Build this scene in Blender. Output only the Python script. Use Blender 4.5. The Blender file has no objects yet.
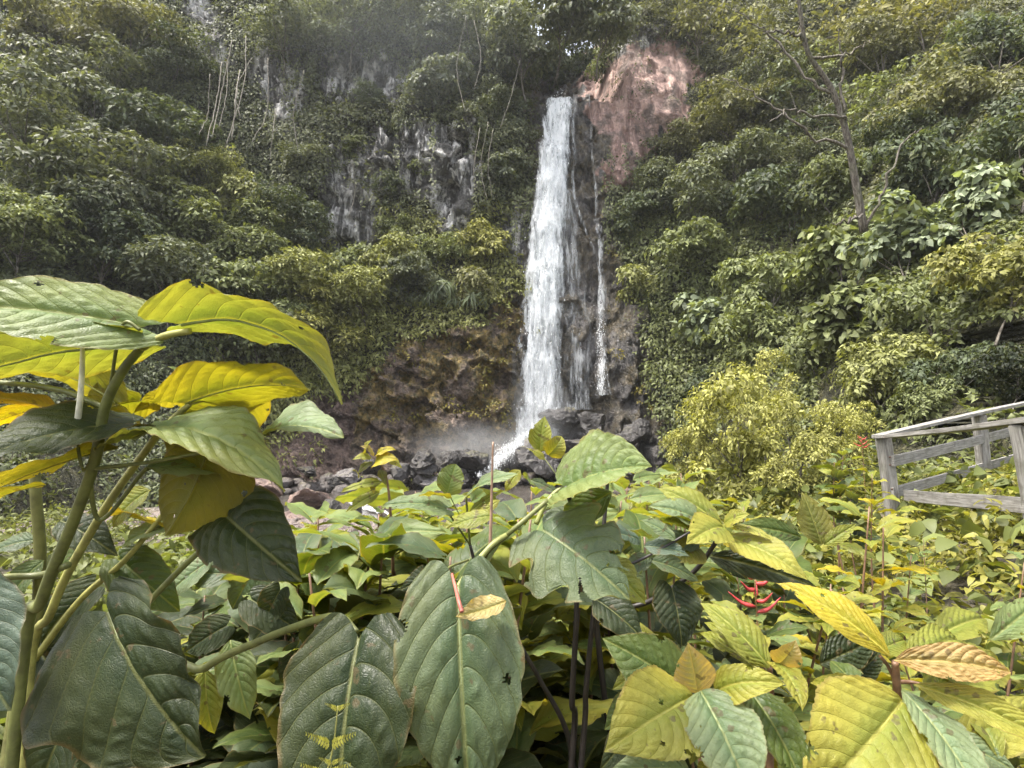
import bpy, math, random
import numpy as np
from mathutils import Vector, Matrix
R = math.radians
rng = np.random.default_rng(7)
random.seed(7)
scene = bpy.context.scene
COL = scene.collection
# ------------------------------------------------------------------ camera
F_PX, CX, CY = 558.0, 512.0, 384.0
PITCH = R(6.24)
EYE = np.array([0.0, 0.0, 2.3])
cp, sp = math.cos(PITCH), math.sin(PITCH)
FW = np.array([0, cp, sp]); UP = np.array([0, -sp, cp]); RT = np.array([1.0, 0, 0])
cam_d = bpy.data.cameras.new('camera'); cam = bpy.data.objects.new('camera', cam_d); COL.objects.link(cam)
cam.location = EYE; cam.rotation_euler = (R(90) + PITCH, 0, 0)
cam_d.sensor_width = 36; cam_d.lens = 36 * F_PX / 1024; cam_d.clip_start = 0.02; cam_d.clip_end = 500
scene.camera = cam

def at(px, py, d):
    return EYE + d * (FW + (px - CX) / F_PX * RT + (CY - py) / F_PX * UP)
def ray(px, py):
    return FW + (px - CX) / F_PX * RT + (CY - py) / F_PX * UP
def on_plane(px, py, z):
    r = ray(px, py); return EYE + r * ((z - EYE[2]) / r[2])
def proj(P):
    Q = P - EYE; d = Q @ FW
    d = np.where(d < 0.05, 0.05, d)
    return CX + F_PX * (Q @ RT) / d, CY - F_PX * (Q @ UP) / d, d
def camdir(r, u, c):
    return r * RT + u * UP - c * FW

# ------------------------------------------------------------------ noise
def _hash(i, j, k, seed):
    h = (i * 374761393 + j * 668265263 + k * 2147483647 + seed * 1274126177) & 0xffffffff
    h = ((h ^ (h >> 13)) * 1274126177) & 0xffffffff
    h = (h ^ (h >> 16)) & 0xffffffff
    return h / 4294967295.0
def vnoise(p, seed=0):
    p = np.asarray(p, float); i = np.floor(p).astype(np.int64); f = p - i; f = f * f * (3 - 2 * f)
    out = 0
    for dx in (0, 1):
        wx = f[..., 0] if dx else 1 - f[..., 0]
        for dy in (0, 1):
            wy = f[..., 1] if dy else 1 - f[..., 1]
            for dz in (0, 1):
                wz = f[..., 2] if dz else 1 - f[..., 2]
                out = out + wx * wy * wz * _hash(i[..., 0] + dx, i[..., 1] + dy, i[..., 2] + dz, seed)
    return out * 2 - 1
def fbm(p, oct=4, seed=0, ridged=False):
    s, a = 0, 1.0; p = np.asarray(p, float)
    for o in range(oct):
        n = vnoise(p * (2.03 ** o) + 17.3 * o, seed + o)
        s = s + a * ((1 - 2 * np.abs(n)) if ridged else n); a *= .5
    return s
def sstep(a, b, x):
    t = np.clip((x - a) / (b - a), 0, 1); return t * t * (3 - 2 * t)
def norm(v):
    v = np.asarray(v, float); return v / np.maximum(np.linalg.norm(v, axis=-1, keepdims=True), 1e-9)

# ------------------------------------------------------------------ mesh helpers
def raw_mesh(name, verts, tris=None, quads=None, smooth=False):
    me = bpy.data.meshes.new(name)
    verts = np.ascontiguousarray(verts, np.float32)
    me.vertices.add(len(verts)); me.vertices.foreach_set('co', verts.ravel())
    loops, starts, n = [], [], 0
    if tris is not None and len(tris):
        tris = np.asarray(tris, np.int32); loops.append(tris.ravel()); starts.append(np.arange(len(tris)) * 3); n = tris.size
    if quads is not None and len(quads):
        quads = np.asarray(quads, np.int32); loops.append(quads.ravel()); starts.append(n + np.arange(len(quads)) * 4)
    lp = np.concatenate(loops).astype(np.int32); st = np.concatenate(starts).astype(np.int32)
    me.loops.add(len(lp)); me.loops.foreach_set('vertex_index', lp)
    me.polygons.add(len(st)); me.polygons.foreach_set('loop_start', st)
    if smooth: me.polygons.foreach_set('use_smooth', np.ones(len(st), bool))
    me.update(calc_edges=True); me.validate(verbose=False)
    return me
def attr(me, name, vals):
    a = me.attributes.new(name, 'FLOAT', 'POINT'); a.data.foreach_set('value', np.ascontiguousarray(vals, np.float32))
def grid_quads(nu, nv):
    i = np.arange(nu - 1)[:, None] * nv + np.arange(nv - 1)[None, :]
    i = i.ravel(); return np.stack([i, i + nv, i + nv + 1, i + 1], 1)
def link(name, me, mat=None, parent=None, loc=None, color=None):
    o = bpy.data.objects.new(name, me); COL.objects.link(o)
    if mat is not None and not me.materials: me.materials.append(mat)
    if parent is not None: o.parent = parent
    if loc is not None: o.location = loc
    if color is not None: o.color = (*color, 1)
    return o
def empty(name, loc):
    o = bpy.data.objects.new(name, None); COL.objects.link(o); o.location = loc; o.empty_display_size = .1; return o
def tag(o, label=None, cat=None, group=None, kind=None):
    if label: o['label'] = label
    if cat: o['category'] = cat
    if group: o['group'] = group
    if kind: o['kind'] = kind
    return o
def tube_arrays(pts, radii, n=8):
    pts = np.asarray(pts, float); m = len(pts)
    T = norm(np.gradient(pts, axis=0)); ref = np.array([0.31, 0.87, 0.38])
    A = norm(np.cross(T, ref)); B = np.cross(T, A)
    ang = np.linspace(0, 2 * np.pi, n, endpoint=False)
    V = pts[:, None] + np.asarray(radii)[:, None, None] * (np.cos(ang)[None, :, None] * A[:, None] + np.sin(ang)[None, :, None] * B[:, None])
    q = []
    for i in range(m - 1):
        for j in range(n):
            q.append((i * n + j, i * n + (j + 1) % n, (i + 1) * n + (j + 1) % n, (i + 1) * n + j))
    V = np.concatenate([V.reshape(-1, 3), pts[:1], pts[-1:]])
    t = [(m * n, (j + 1) % n, j) for j in range(n)] + [(m * n + 1, (m - 1) * n + j, (m - 1) * n + (j + 1) % n) for j in range(n)]
    return V, np.array(t), np.array(q)
class Geo:
    def __init__(s): s.v, s.t, s.q, s.n = [], [], [], 0
    def add(s, v, t=None, q=None):
        s.v.append(v)
        if t is not None and len(t): s.t.append(np.asarray(t) + s.n)
        if q is not None and len(q): s.q.append(np.asarray(q) + s.n)
        s.n += len(v)
    def mesh(s, name, smooth=False, off=None):
        v = np.concatenate(s.v)
        if off is not None: v = v - np.asarray(off)
        return raw_mesh(name, v, np.concatenate(s.t) if s.t else None, np.concatenate(s.q) if s.q else None, smooth)
def spline(pts, n):
    pts = np.asarray(pts, float); P = np.concatenate([[2 * pts[0] - pts[1]], pts, [2 * pts[-1] - pts[-2]]])
    out = []; k = len(pts) - 1
    for u in np.linspace(0, k, n):
        i = min(int(u), k - 1); f = u - i; a, b, c, d = P[i], P[i + 1], P[i + 2], P[i + 3]
        out.append(.5 * (2 * b + (c - a) * f + (2 * a - 5 * b + 4 * c - d) * f * f + (3 * b - a - 3 * c + d) * f ** 3))
    return np.array(out)

# low-detail leaves: all of them at once
def leaves_arrays(P, D, N, L, W, droop=.12, hi=False):
    P = np.asarray(P, float); D = norm(D); n = len(P)
    S = norm(np.cross(N, D)); N = np.cross(D, S); L = np.broadcast_to(L, n)[:, None]; W = np.broadcast_to(W, n)[:, None]
    if not hi:
        b = P; m = P + D * L * .5 + N * L * .03; t = P + D * L - N * L * droop
        l = P + D * L * .42 + S * W * .5 + N * L * .09; r = P + D * L * .42 - S * W * .5 + N * L * .09
        V = np.stack([b, l, r, t, m], 1).reshape(-1, 3)
        T = np.array([(0, 2, 4), (0, 4, 1), (1, 4, 3), (4, 2, 3)])
        T = (T[None] + (np.arange(n) * 5)[:, None, None]).reshape(-1, 3)
        return V, T
    c = [P, P + D * L * .3 + N * L * .02, P + D * L * .68 - N * L * droop * .35, P + D * L - N * L * droop]
    l1 = c[1] + S * W * .5 + N * L * .06; r1 = c[1] - S * W * .5 + N * L * .06
    l2 = c[2] + S * W * .36 + N * L * .04; r2 = c[2] - S * W * .36 + N * L * .04
    l0 = P + D * L * .1 + S * W * .3 + N * L * .02; r0 = P + D * L * .1 - S * W * .3 + N * L * .02
    V = np.stack([c[0], c[1], c[2], c[3], l1, r1, l2, r2, l0, r0], 1).reshape(-1, 3)
    T = np.array([(0, 9, 5), (0, 5, 1), (0, 1, 4), (0, 4, 8), (1, 5, 7), (1, 7, 2), (1, 2, 6), (1, 6, 4), (2, 7, 3), (2, 3, 6)])
    T = (T[None] + (np.arange(n) * 10)[:, None, None]).reshape(-1, 3)
    return V, T

def in_poly(px, py, poly):
    px = np.asarray(px); py = np.asarray(py); inside = np.zeros(px.shape, bool); n = len(poly); j = n - 1
    for i in range(n):
        xi, yi = poly[i]; xj, yj = poly[j]
        c = ((yi > py) != (yj > py)) & (px < (xj - xi) * (py - yi) / (yj - yi + 1e-9) + xi)
        inside ^= c; j = i
    return inside

# ------------------------------------------------------------------ node materials
class NT:
    def __init__(s, name):
        s.m = bpy.data.materials.new(name); s.m.use_nodes = True; s.nt = s.m.node_tree; s.nt.nodes.clear()
        s.out = s.nt.nodes.new('ShaderNodeOutputMaterial')
    def n(s, typ, **kw):
        x = s.nt.nodes.new('ShaderNode' + typ); ins = kw.pop('ins', {})
        for k, v in kw.items(): setattr(x, k, v)
        for k, v in ins.items(): s.set(x.inputs[k], v)
        return x
    def set(s, sock, v):
        if isinstance(v, bpy.types.NodeSocket): s.nt.links.new(v, sock)
        elif isinstance(v, tuple) and len(v) == 3 and sock.type == 'RGBA': sock.default_value = (*v, 1)
        else: sock.default_value = v
    def math(s, op, a, b=0.0, c=0.0, clamp=False):
        x = s.n('Math', operation=op, use_clamp=clamp); s.set(x.inputs[0], a); s.set(x.inputs[1], b)
        if op in ('MULTIPLY_ADD', 'SMOOTH_MIN', 'COMPARE'): s.set(x.inputs[2], c)
        return x.outputs[0]
    def mix(s, f, a, b, blend='MIX'):
        x = s.n('Mix', data_type='RGBA', blend_type=blend); s.set(x.inputs[0], f); s.set(x.inputs[6], a); s.set(x.inputs[7], b); return x.outputs[2]
    def ramp(s, f, lo, hi, a=0.0, b=1.0):
        x = s.n('MapRange', interpolation_type='SMOOTHSTEP'); s.set(x.inputs[0], f); s.set(x.inputs[1], lo); s.set(x.inputs[2], hi); s.set(x.inputs[3], a); s.set(x.inputs[4], b); return x.outputs[0]
    def attr(s, name): return s.n('Attribute', attribute_name=name).outputs['Fac']
    def coords(s, scale=(1, 1, 1), which='Object'):
        tc = s.n('TexCoord'); mp = s.n('Mapping'); s.set(mp.inputs['Vector'], tc.outputs[which]); mp.inputs['Scale'].default_value = scale; return mp.outputs[0]
    def noise(s, vec, scale, detail=4, rough=.55, dist=0.0):
        x = s.n('TexNoise'); s.set(x.inputs['Vector'], vec); x.inputs['Scale'].default_value = scale; x.inputs['Detail'].default_value = detail
        x.inputs['Roughness'].default_value = rough; x.inputs['Distortion'].default_value = dist; return x.outputs['Fac']
    def bump(s, h, strength, dist=.1):
        x = s.n('Bump'); s.set(x.inputs['Height'], h); x.inputs['Strength'].default_value = strength; x.inputs['Distance'].default_value = dist; return x.outputs[0]
    def bsdf(s, **ins):
        x = s.n('BsdfPrincipled')
        for k, v in ins.items(): s.set(x.inputs[k.replace('_', ' ')], v)
        return x.outputs[0]
    def done(s, sh, sock='Surface'):
        s.set(s.out.inputs[sock], sh); return s.m

def far_leaf_mat(name, trans=.3, rough=.55, spec=.2, var=.6):
    m = NT(name); oi = m.n('ObjectInfo'); g = m.n('NewGeometry')
    rnd = g.outputs['Random Per Island']
    v = m.math('MULTIPLY_ADD', rnd, var * 2, 1 - var)
    col = m.mix(1.0, oi.outputs['Color'], v, 'MULTIPLY')
    yl = m.ramp(m.math('FRACT', m.math('MULTIPLY', rnd, 17.3)), .72, 1.0)
    col = m.mix(m.math('MULTIPLY', yl, .35), col, (.18, .19, .05))
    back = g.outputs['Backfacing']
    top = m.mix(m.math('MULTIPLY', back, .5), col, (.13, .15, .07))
    pr = m.bsdf(Base_Color=top, Roughness=rough, Specular_IOR_Level=spec)
    tr = m.n('BsdfTranslucent'); m.set(tr.inputs[0], m.mix(1.0, col, (1.5, 1.5, .6), 'MULTIPLY'))
    mx = m.n('MixShader'); m.set(mx.inputs[0], trans); m.set(mx.inputs[1], pr); m.set(mx.inputs[2], tr.outputs[0])
    return m.done(mx.outputs[0])
M_FAR = far_leaf_mat('tree_leaves', .28)
M_COVER = far_leaf_mat('cover_leaves', .34, .5, .28, .5)

def bark_mat(name, c1, c2, sc=(6, 6, 1.2)):
    m = NT(name); co = m.coords(sc); n = m.noise(co, 3.0, 6, .65); n2 = m.noise(m.coords((1, 1, 1)), 1.7, 3)
    col = m.mix(m.ramp(n, .35, .65), c1, c2); col = m.mix(m.math('MULTIPLY', m.ramp(n2, .5, .7), .4), col, (.10, .11, .06))
    return m.done(m.bsdf(Base_Color=col, Roughness=.85, Specular_IOR_Level=.2, Normal=m.bump(n, .5, .02)))
M_BARK = bark_mat('bark', (.06, .05, .04), (.20, .18, .15))
M_VINE = bark_mat('dry_root', (.14, .125, .10), (.30, .275, .23))
# ------------------------------------------------------------------ terrain: amphitheatre of cliff and slopes
# column key: lateral direction (as the tangent x/y), value: (height, distance) profile
PROF = {
 -600: [(-3, 4), (0, 5), (3, 7), (12, 12), (25, 20), (52, 30)],
 -250: [(-3, 7), (0, 8), (3, 11), (12, 17), (25, 25), (52, 34)],
 0:    [(-3, 13), (0, 15), (3, 18.5), (12, 25), (20, 29), (25, 32), (52, 40)],
 150:  [(-3, 19.5), (0, 20.5), (3, 23.5), (12, 29), (20, 32.5), (30, 35), (52, 42)],
 270:  [(-3, 25.5), (0, 26.5), (3, 28.5), (9, 31.5), (14, 33.5), (20, 35), (30, 36), (52, 42)],
 345:  [(-3, 28), (0, 29), (3, 30.5), (7, 32), (13, 34.5), (15, 35.5), (26, 36), (29, 37), (52, 42)],
 430:  [(-3, 30), (0, 30.6), (4, 31.6), (9, 33), (14, 35.5), (16, 36), (26, 36), (30, 37.5), (52, 42)],
 505:  [(-3, 32), (0, 32.5), (5, 33.3), (9, 34), (14, 35.4), (20, 36.3), (28, 37.2), (52, 42)],
 545:  [(-3, 34), (0, 34.4), (10, 35.4), (26.3, 37.0), (26.9, 43.5), (31, 45.5), (38, 48), (52, 60)],
 590:  [(-3, 34), (0, 34.4), (10, 35.4), (26.3, 37.0), (26.9, 42.5), (31, 44.5), (38, 47), (52, 60)],
 625:  [(-3, 32.2), (0, 32.6), (8, 34), (17, 36.3), (27, 37.4), (30, 38.5), (52, 44)],
 690:  [(-3, 27.5), (0, 28.5), (3, 30), (9, 32.5), (15, 34.5), (21, 36.5), (29, 38), (52, 44)],
 790:  [(-3, 17), (0.6, 18), (4, 21.5), (10, 27), (16, 31), (25, 35), (52, 43)],
 900:  [(-3, 11.5), (1, 12.5), (4, 15.5), (10, 21), (16, 26), (25, 32), (52, 42)],
 1024: [(-3, 8.8), (1.5, 9.6), (4, 12), (10, 17.5), (16, 22), (25, 28), (52, 40)],
 1250: [(-3, 6), (1.5, 6.6), (4, 9), (10, 14), (20, 21), (52, 34)],
 1650: [(-3, 4), (1.5, 4.5), (4, 7), (10, 11), (20, 17), (52, 28)],
}
_keys = np.array(sorted(PROF)); _zs = np.linspace(-3, 52, 221)
_tab = np.array([np.interp(_zs, [a for a, _ in PROF[k]], [b for _, b in PROF[k]]) for k in _keys])
_k = np.exp(-np.linspace(-2, 2, 9) ** 2); _k /= _k.sum()
for _i in range(len(_tab)):
    if _keys[_i] not in (545, 590): _tab[_i] = np.convolve(np.pad(_tab[_i], 4, mode='edge'), _k, mode='valid')
def cliff_base(u, z):
    ju = np.clip(np.searchsorted(_keys, u) - 1, 0, len(_keys) - 2)
    f = np.clip((u - _keys[ju]) / (_keys[ju + 1] - _keys[ju]), 0, 1); f = f * f * (3 - 2 * f) * .6 + f * .4
    iz = np.clip((z + 3) / 55 * 220, 0, 219.999); j = iz.astype(int); g = iz - j
    a = _tab[ju, j] * (1 - g) + _tab[ju, j + 1] * g; b = _tab[ju + 1, j] * (1 - g) + _tab[ju + 1, j + 1] * g
    return a * (1 - f) + b * f

POLY = {
 'fall': [(530, 85), (606, 85), (612, 200), (622, 300), (640, 400), (650, 480), (490, 480), (512, 420), (522, 300), (530, 200)],
 'pink': [(588, 62), (628, 46), (686, 40), (696, 84), (682, 130), (648, 152), (620, 190), (602, 172), (592, 120)],
 'greyA': [(318, 160), (345, 136), (374, 146), (380, 240), (345, 250), (320, 238)],
 'greyB': [(360, 128), (400, 120), (470, 128), (484, 170), (476, 232), (440, 240), (430, 196), (395, 200), (370, 190)],
 'greyC': [(172, -10), (206, -10), (240, 62), (226, 74), (205, 50)],
 'greyD': [(255, 40), (298, 46), (310, 110), (282, 122), (250, 92)],
 'greyE': [(320, 42), (400, 58), (410, 96), (360, 102), (318, 92)],
 'greyF': [(496, 212), (530, 200), (528, 262), (503, 262)],
 'greyG': [(608, 30), (660, 22), (668, 50), (630, 56)],
 'bluff': [(318, 480), (326, 420), (352, 382), (405, 338), (470, 326), (508, 290), (524, 290), (520, 420), (505, 480)],
 'bank': [(220, 510), (236, 452), (290, 420), (326, 384), (352, 384), (350, 440), (345, 500)],
 'wetR': [(606, 180), (618, 250), (640, 300), (652, 380), (668, 420), (660, 490), (600, 480)],
 'brownL': [(-20, 30), (50, 20), (100, 60), (60, 90), (0, 80)],
}
def region(px, py, names, P, amp=9, seed=3):
    w = np.stack([vnoise(P * .9, seed) + .5 * vnoise(P * 2.3, seed + 5), vnoise(P * .9, seed + 1) + .5 * vnoise(P * 2.3, seed + 6)], -1) * amp
    out = np.zeros(len(px), bool)
    for n in names: out |= in_poly(px + w[:, 0], py + w[:, 1], POLY[n])
    return out.astype(float)
ROCK = ['fall', 'pink', 'greyA', 'greyB', 'greyC', 'greyD', 'greyE', 'greyF', 'greyG', 'bluff', 'bank', 'wetR']

def cells(p, seed):
    """random value per cell of a jittered grid: blocky jointed rock"""
    i = np.floor(p).astype(np.int64); best = np.full(p.shape[:-1], 9e9); val = np.zeros(p.shape[:-1])
    for a in (-1, 0, 1):
        for b in (-1, 0, 1):
            for c in (-1, 0, 1):
                j = i + np.array([a, b, c]); h = [_hash(j[..., 0], j[..., 1], j[..., 2], seed + k) for k in range(4)]
                dd2 = (j[..., 0] + h[0] - p[..., 0]) ** 2 + (j[..., 1] + h[1] - p[..., 1]) ** 2 + (j[..., 2] + h[2] - p[..., 2]) ** 2
                k = dd2 < best; best = np.where(k, dd2, best); val = np.where(k, h[3], val)
    return val * 2 - 1
def cliff_pos(u, z):
    """displaced terrain surface; u is the lateral direction, z the height"""
    u = np.asarray(u, float); z = np.asarray(z, float)
    Y = cliff_base(u, z); t = (u - CX) / F_PX
    X = t * Y * (1 + .0024 * np.clip(z - 2, 0, 30))
    P = np.stack([X, Y, z], -1)
    px, py, d = proj(P)
    rock = region(px, py, ROCK, P)
    steep = sstep(12, 22, z) * sstep(260, 340, u) * (1 - sstep(640, 720, u))
    fall = in_poly(px, py, POLY['fall']).astype(float)
    n1 = fbm(P * np.array([.12, .12, .10]), 3, 11)
    col = fbm(P * np.array([.75, .75, .22]), 4, 21, True)           # upright ribs and cracks
    shelf = fbm(P * np.array([.16, .16, .55]), 3, 31, True)         # overhanging ledges
    strat = fbm(np.stack([P[..., 0] * .5 - P[..., 2] * .45, P[..., 1] * .5, P[..., 0] * .55 + P[..., 2] * .9], -1), 4, 41, True)  # tilted beds of the bluff
    fine = fbm(P * 2.2, 3, 51)
    blk = cells(P * np.array([.75, .75, .42]) + .35 * vnoise(P * 1.1, 55)[..., None], 57) + .55 * cells(P * np.array([1.9, 1.9, 1.0]), 58)
    tilt = cells(np.stack([P[..., 0] * .55 - P[..., 2] * .4, P[..., 1] * .6, P[..., 0] * .7 + P[..., 2] * 1.1], -1) + .3 * vnoise(P * 1.3, 56)[..., None], 59)
    pk = in_poly(px, py, POLY['pink']).astype(float); blk = blk * (1 - .8 * pk); shelf = shelf * (1 - .6 * pk)
    bl = np.maximum(in_poly(px, py, POLY['bluff']), in_poly(px, py, POLY['wetR'])).astype(float)
    d_ = n1 * 1.3
    d_ = d_ - (1 - bl) * (rock * .4 + steep * .6) * (.30 * col + .42 * shelf + .62 * blk) * (1 - .6 * fall)
    bl = bl * (1 - .8 * fall)
    d_ = d_ - bl * (.22 * strat + .12 * col + .50 * tilt + .24 * blk) - fall * (.2 * col + .25 * blk) - .14 * fine * (1 - .6 * pk) - (1 - rock) * .35 * fbm(P * .6, 2, 61)
    lip = np.exp(-((z - 26.3) / 1.4) ** 2) * np.exp(-((u - 560) / 34.) ** 2)
    d_ = d_ * (1 - .9 * lip)
    hol = sstep(1.25, .8, ((px - 1016) / 66.) ** 2 + ((py - 372) / 44.) ** 2 + .25 * n1)
    d_ = d_ + 9.0 * hol
    P = P.copy(); P[..., 1] += d_; P[..., 0] += .25 * vnoise(P * .8, 71) * (1 - fall)
    return P

NU, NZ = 860, 400
uu = np.concatenate([np.linspace(-600, -160, 60), np.linspace(-155, 1180, NU - 120), np.linspace(1190, 1650, 60)])
zz = np.linspace(-3, 50, NZ)
UU, ZZ = np.meshgrid(uu, zz, indexing='ij')
CP = cliff_pos(UU.ravel(), ZZ.ravel())
px, py, dd = proj(CP)
q = grid_quads(NU, NZ)
uz, zzv = UU.ravel()[q], ZZ.ravel()[q]
keep = ~((uz.mean(1) > 528) & (uz.mean(1) < 604) & (zzv.mean(1) > 38))
keep &= ~((uz.mean(1) > 470) & (uz.mean(1) < 680) & (zzv.mean(1) > 43))
cm = raw_mesh('cliff', CP, None, q[keep][:, ::-1], False)
inframe = 1.0
attr(cm, 'pink', region(px, py, ['pink'], CP, 20))
attr(cm, 'pale', region(px, py, ['greyA', 'greyB', 'greyC', 'greyD', 'greyE', 'greyF', 'greyG'], CP, 12))
attr(cm, 'bluff', region(px, py, ['bluff', 'wetR', 'fall'], CP, 10))
attr(cm, 'wet', region(px, py, ['fall', 'wetR'], CP, 12))
attr(cm, 'soil', region(px, py, ['bank'], CP, 10))
attr(cm, 'rock', region(px, py, ROCK + ['brownL'], CP, 10))

m = NT('cliff_rock')
co = m.coords((1, 1, 1)); cs = m.coords((1.6, 1.6, .28))
n1 = m.noise(co, .7, 6, .6); n2 = m.noise(cs, 1.1, 7, .65, .6); n3 = m.noise(co, 3.5, 6, .65)
dark = m.mix(m.ramp(n3, .35, .7), (.055, .050, .045), (.15, .135, .12))
pale = m.mix(m.ramp(n2, .46, .62), (.10, .097, .09), (.80, .78, .75))
pale = m.mix(m.math('MULTIPLY', m.ramp(n3, .5, .7), .5), pale, (.11, .10, .085))
pink = m.mix(m.ramp(n2, .38, .6), (.30, .19, .165), (.68, .46, .39))
pink = m.mix(m.math('MULTIPLY', m.ramp(n1, .50, .62), .75), pink, (.16, .13, .11))
soil = m.mix(m.ramp(n3, .35, .65), (.075, .05, .042), (.19, .135, .11))
bl = m.mix(m.ramp(n3, .35, .68), (.062, .047, .037), (.235, .175, .135))
moss = m.mix(m.ramp(n3, .4, .6), (.075, .066, .018), (.24, .165, .035))
geo = m.n('NewGeometry'); sep = m.n('SeparateXYZ'); m.set(sep.inputs[0], geo.outputs['Position'])
mk = m.math('MULTIPLY', m.ramp(n1, .40, .54), m.ramp(sep.outputs[2], 1.6, 3.8))
bl = m.mix(m.math('MULTIPLY', mk, .8), bl, moss)
humus = m.mix(m.ramp(n3, .4, .65), (.03, .03, .016), (.085, .08, .035))
wetc = m.mix(m.ramp(n2, .38, .62), (.050, .046, .044), (.15, .14, .135)); wetc = m.mix(m.math('MULTIPLY', mk, .28), wetc, moss)
col = m.mix(m.attr('rock'), humus, dark)
col = m.mix(m.attr('bluff'), col, bl); col = m.mix(m.attr('wet'), col, wetc); col = m.mix(m.attr('pale'), col, pale)
col = m.mix(m.attr('pink'), col, pink); col = m.mix(m.attr('soil'), col, soil)
vo = m.n('TexVoronoi', feature='DISTANCE_TO_EDGE'); mpv = m.n('Mapping'); mpv.inputs['Scale'].default_value = (1.3, 1.3, .7)
wv = m.n('VectorMath', operation='ADD'); nc = m.n('TexNoise'); nc.inputs['Scale'].default_value = 1.2; m.set(nc.inputs['Vector'], co); m.set(wv.inputs[0], co); m.set(wv.inputs[1], nc.outputs['Color'])
m.set(mpv.inputs['Vector'], wv.outputs[0]); m.set(vo.inputs['Vector'], mpv.outputs[0])
hh = m.math('ADD', m.math('ADD', n3, m.math('MULTIPLY', n2, 1.2)), m.math('MULTIPLY', m.ramp(vo.outputs['Distance'], 0, .12), .8))
M_CLIFF = m.done(m.bsdf(Base_Color=col, Roughness=m.math('MULTIPLY_ADD', m.attr('wet'), -.36, .72), Specular_IOR_Level=.4, Normal=m.bump(hh, .9, .25)))
cliff = tag(link('cliff', cm, M_CLIFF), 'tall wet cliff and steep slopes curving round the pool', 'cliff', kind='structure')

# ------------------------------------------------------------------ ground sheet with the pool bed
def ground_z(x, y):
    x = np.asarray(x, float); y = np.asarray(y, float)
    bank = .8 - .62 * sstep(4, 13, y) * (1 - .9 * sstep(1, 5, x)) - .35 * sstep(9, 15, y) * sstep(1, 5, x)
    right = (.75 * sstep(1.2, 4.8, x) * (1 - sstep(7, 13, y)) + .12 * np.clip(x - 4, 0, 8) * (1 - sstep(8, 14, y)))
    pool = np.exp(-(((x + 3) / 9.5) ** 4 + ((y - 27.5) / 8.3) ** 4))
    ch = np.exp(-((x - (-2.5 + 3.0 * sstep(20, 10, y))) / 1.6) ** 2) * sstep(8.5, 11.5, y) * (1 - sstep(18, 24, y))
    z = bank + right - .75 * pool - .45 * ch
    z += .10 * vnoise(np.stack([x * .5, y * .5, 0 * x], -1), 81) + .05 * vnoise(np.stack([x * 1.7, y * 1.7, 0 * x], -1), 82)
    return z
gx = np.concatenate([np.linspace(-200, -26, 20), np.linspace(-25, 25, 251), np.linspace(26, 200, 20)])
gy = np.concatenate([np.linspace(-200, -5, 20), np.linspace(-4, 44, 241), np.linspace(46, 240, 20)])
GX, GY = np.meshgrid(gx, gy, indexing='ij')
gp = np.stack([GX.ravel(), GY.ravel(), ground_z(GX.ravel(), GY.ravel())], -1)
gm = raw_mesh('ground', gp, None, grid_quads(len(gx), len(gy)), True)
attr(gm, 'gravel', sstep(10, 13, gp[:, 1]) * (1 - sstep(0, 4, gp[:, 0] - .12 * gp[:, 1])))
m = NT('ground_soil')
co = m.coords(); n3 = m.noise(co, 2.2, 6, .65); n4 = m.noise(co, 14, 5, .6)
so = m.mix(m.ramp(n3, .35, .65), (.028, .024, .016), (.10, .085, .05)); gr = m.mix(m.ramp(n4, .35, .65), (.06, .05, .045), (.22, .18, .16))
M_GROUND = m.done(m.bsdf(Base_Color=m.mix(m.attr('gravel'), so, gr), Roughness=.8, Normal=m.bump(m.math('ADD', n3, n4), .8, .08)))
tag(link('ground', gm, M_GROUND), kind='structure')

# ------------------------------------------------------------------ water
m = NT('pool_water')
co = m.coords((1, 1, 1)); n = m.noise(co, 3.0, 4, .6, .4); nb = m.noise(co, .5, 3)
M_POOL = m.done(m.bsdf(Base_Color=m.mix(m.ramp(nb, .35, .65), (.050, .043, .038), (.095, .085, .075)), Roughness=.16, IOR=1.33, Specular_IOR_Level=.5, Normal=m.bump(n, .35, .06)))
wx, wy = np.meshgrid(np.linspace(-16, 12, 60), np.linspace(9, 36, 60), indexing='ij')
wp = np.stack([wx.ravel(), wy.ravel(), 0 * wx.ravel()], -1)
tag(link('pool_water', raw_mesh('pool_water', wp, None, grid_quads(60, 60), True), M_POOL), kind='structure')

def water_white(name, sc, lo, hi, amax=1.0):
    m = NT(name); co = m.coords(sc)
    a = m.noise(co, 1.0, 5, .62, .25); b = m.noise(m.coords((sc[0] * 3.2, sc[1] * 3.2, sc[2] * 4.5)), 1.0, 3, .6)
    f = m.math('ADD', m.math('MULTIPLY', a, .68), m.math('MULTIPLY', b, .32))
    al = m.math('MULTIPLY', m.ramp(m.math('ADD', f, m.math('MULTIPLY', m.attr('edge'), -.32)), lo, hi), amax)
    col = m.mix(m.ramp(f, .34, .58), (.30, .335, .36), (.84, .87, .89))
    pr = m.bsdf(Base_Color=col, Roughness=.35, Specular_IOR_Level=.4, Normal=m.bump(f, .8, .15))
    tr = m.n('BsdfTranslucent'); m.set(tr.inputs[0], (.93, .95, .97))
    mx = m.n('MixShader'); m.set(mx.inputs[0], .4); m.set(mx.inputs[1], pr); m.set(mx.inputs[2], tr.outputs[0])
    tp = m.n('BsdfTransparent'); m2 = m.n('MixShader'); m.set(m2.inputs[0], al); m.set(m2.inputs[1], tp.outputs[0]); m.set(m2.inputs[2], mx.outputs[0])
    return m.done(m2.outputs[0])
M_FALL = water_white('falling_water', (3.6, 3.6, .55), .22, .54)
M_FALL2 = water_white('falling_spray', (3.0, 3.0, .5), .42, .66, .7)
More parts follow.
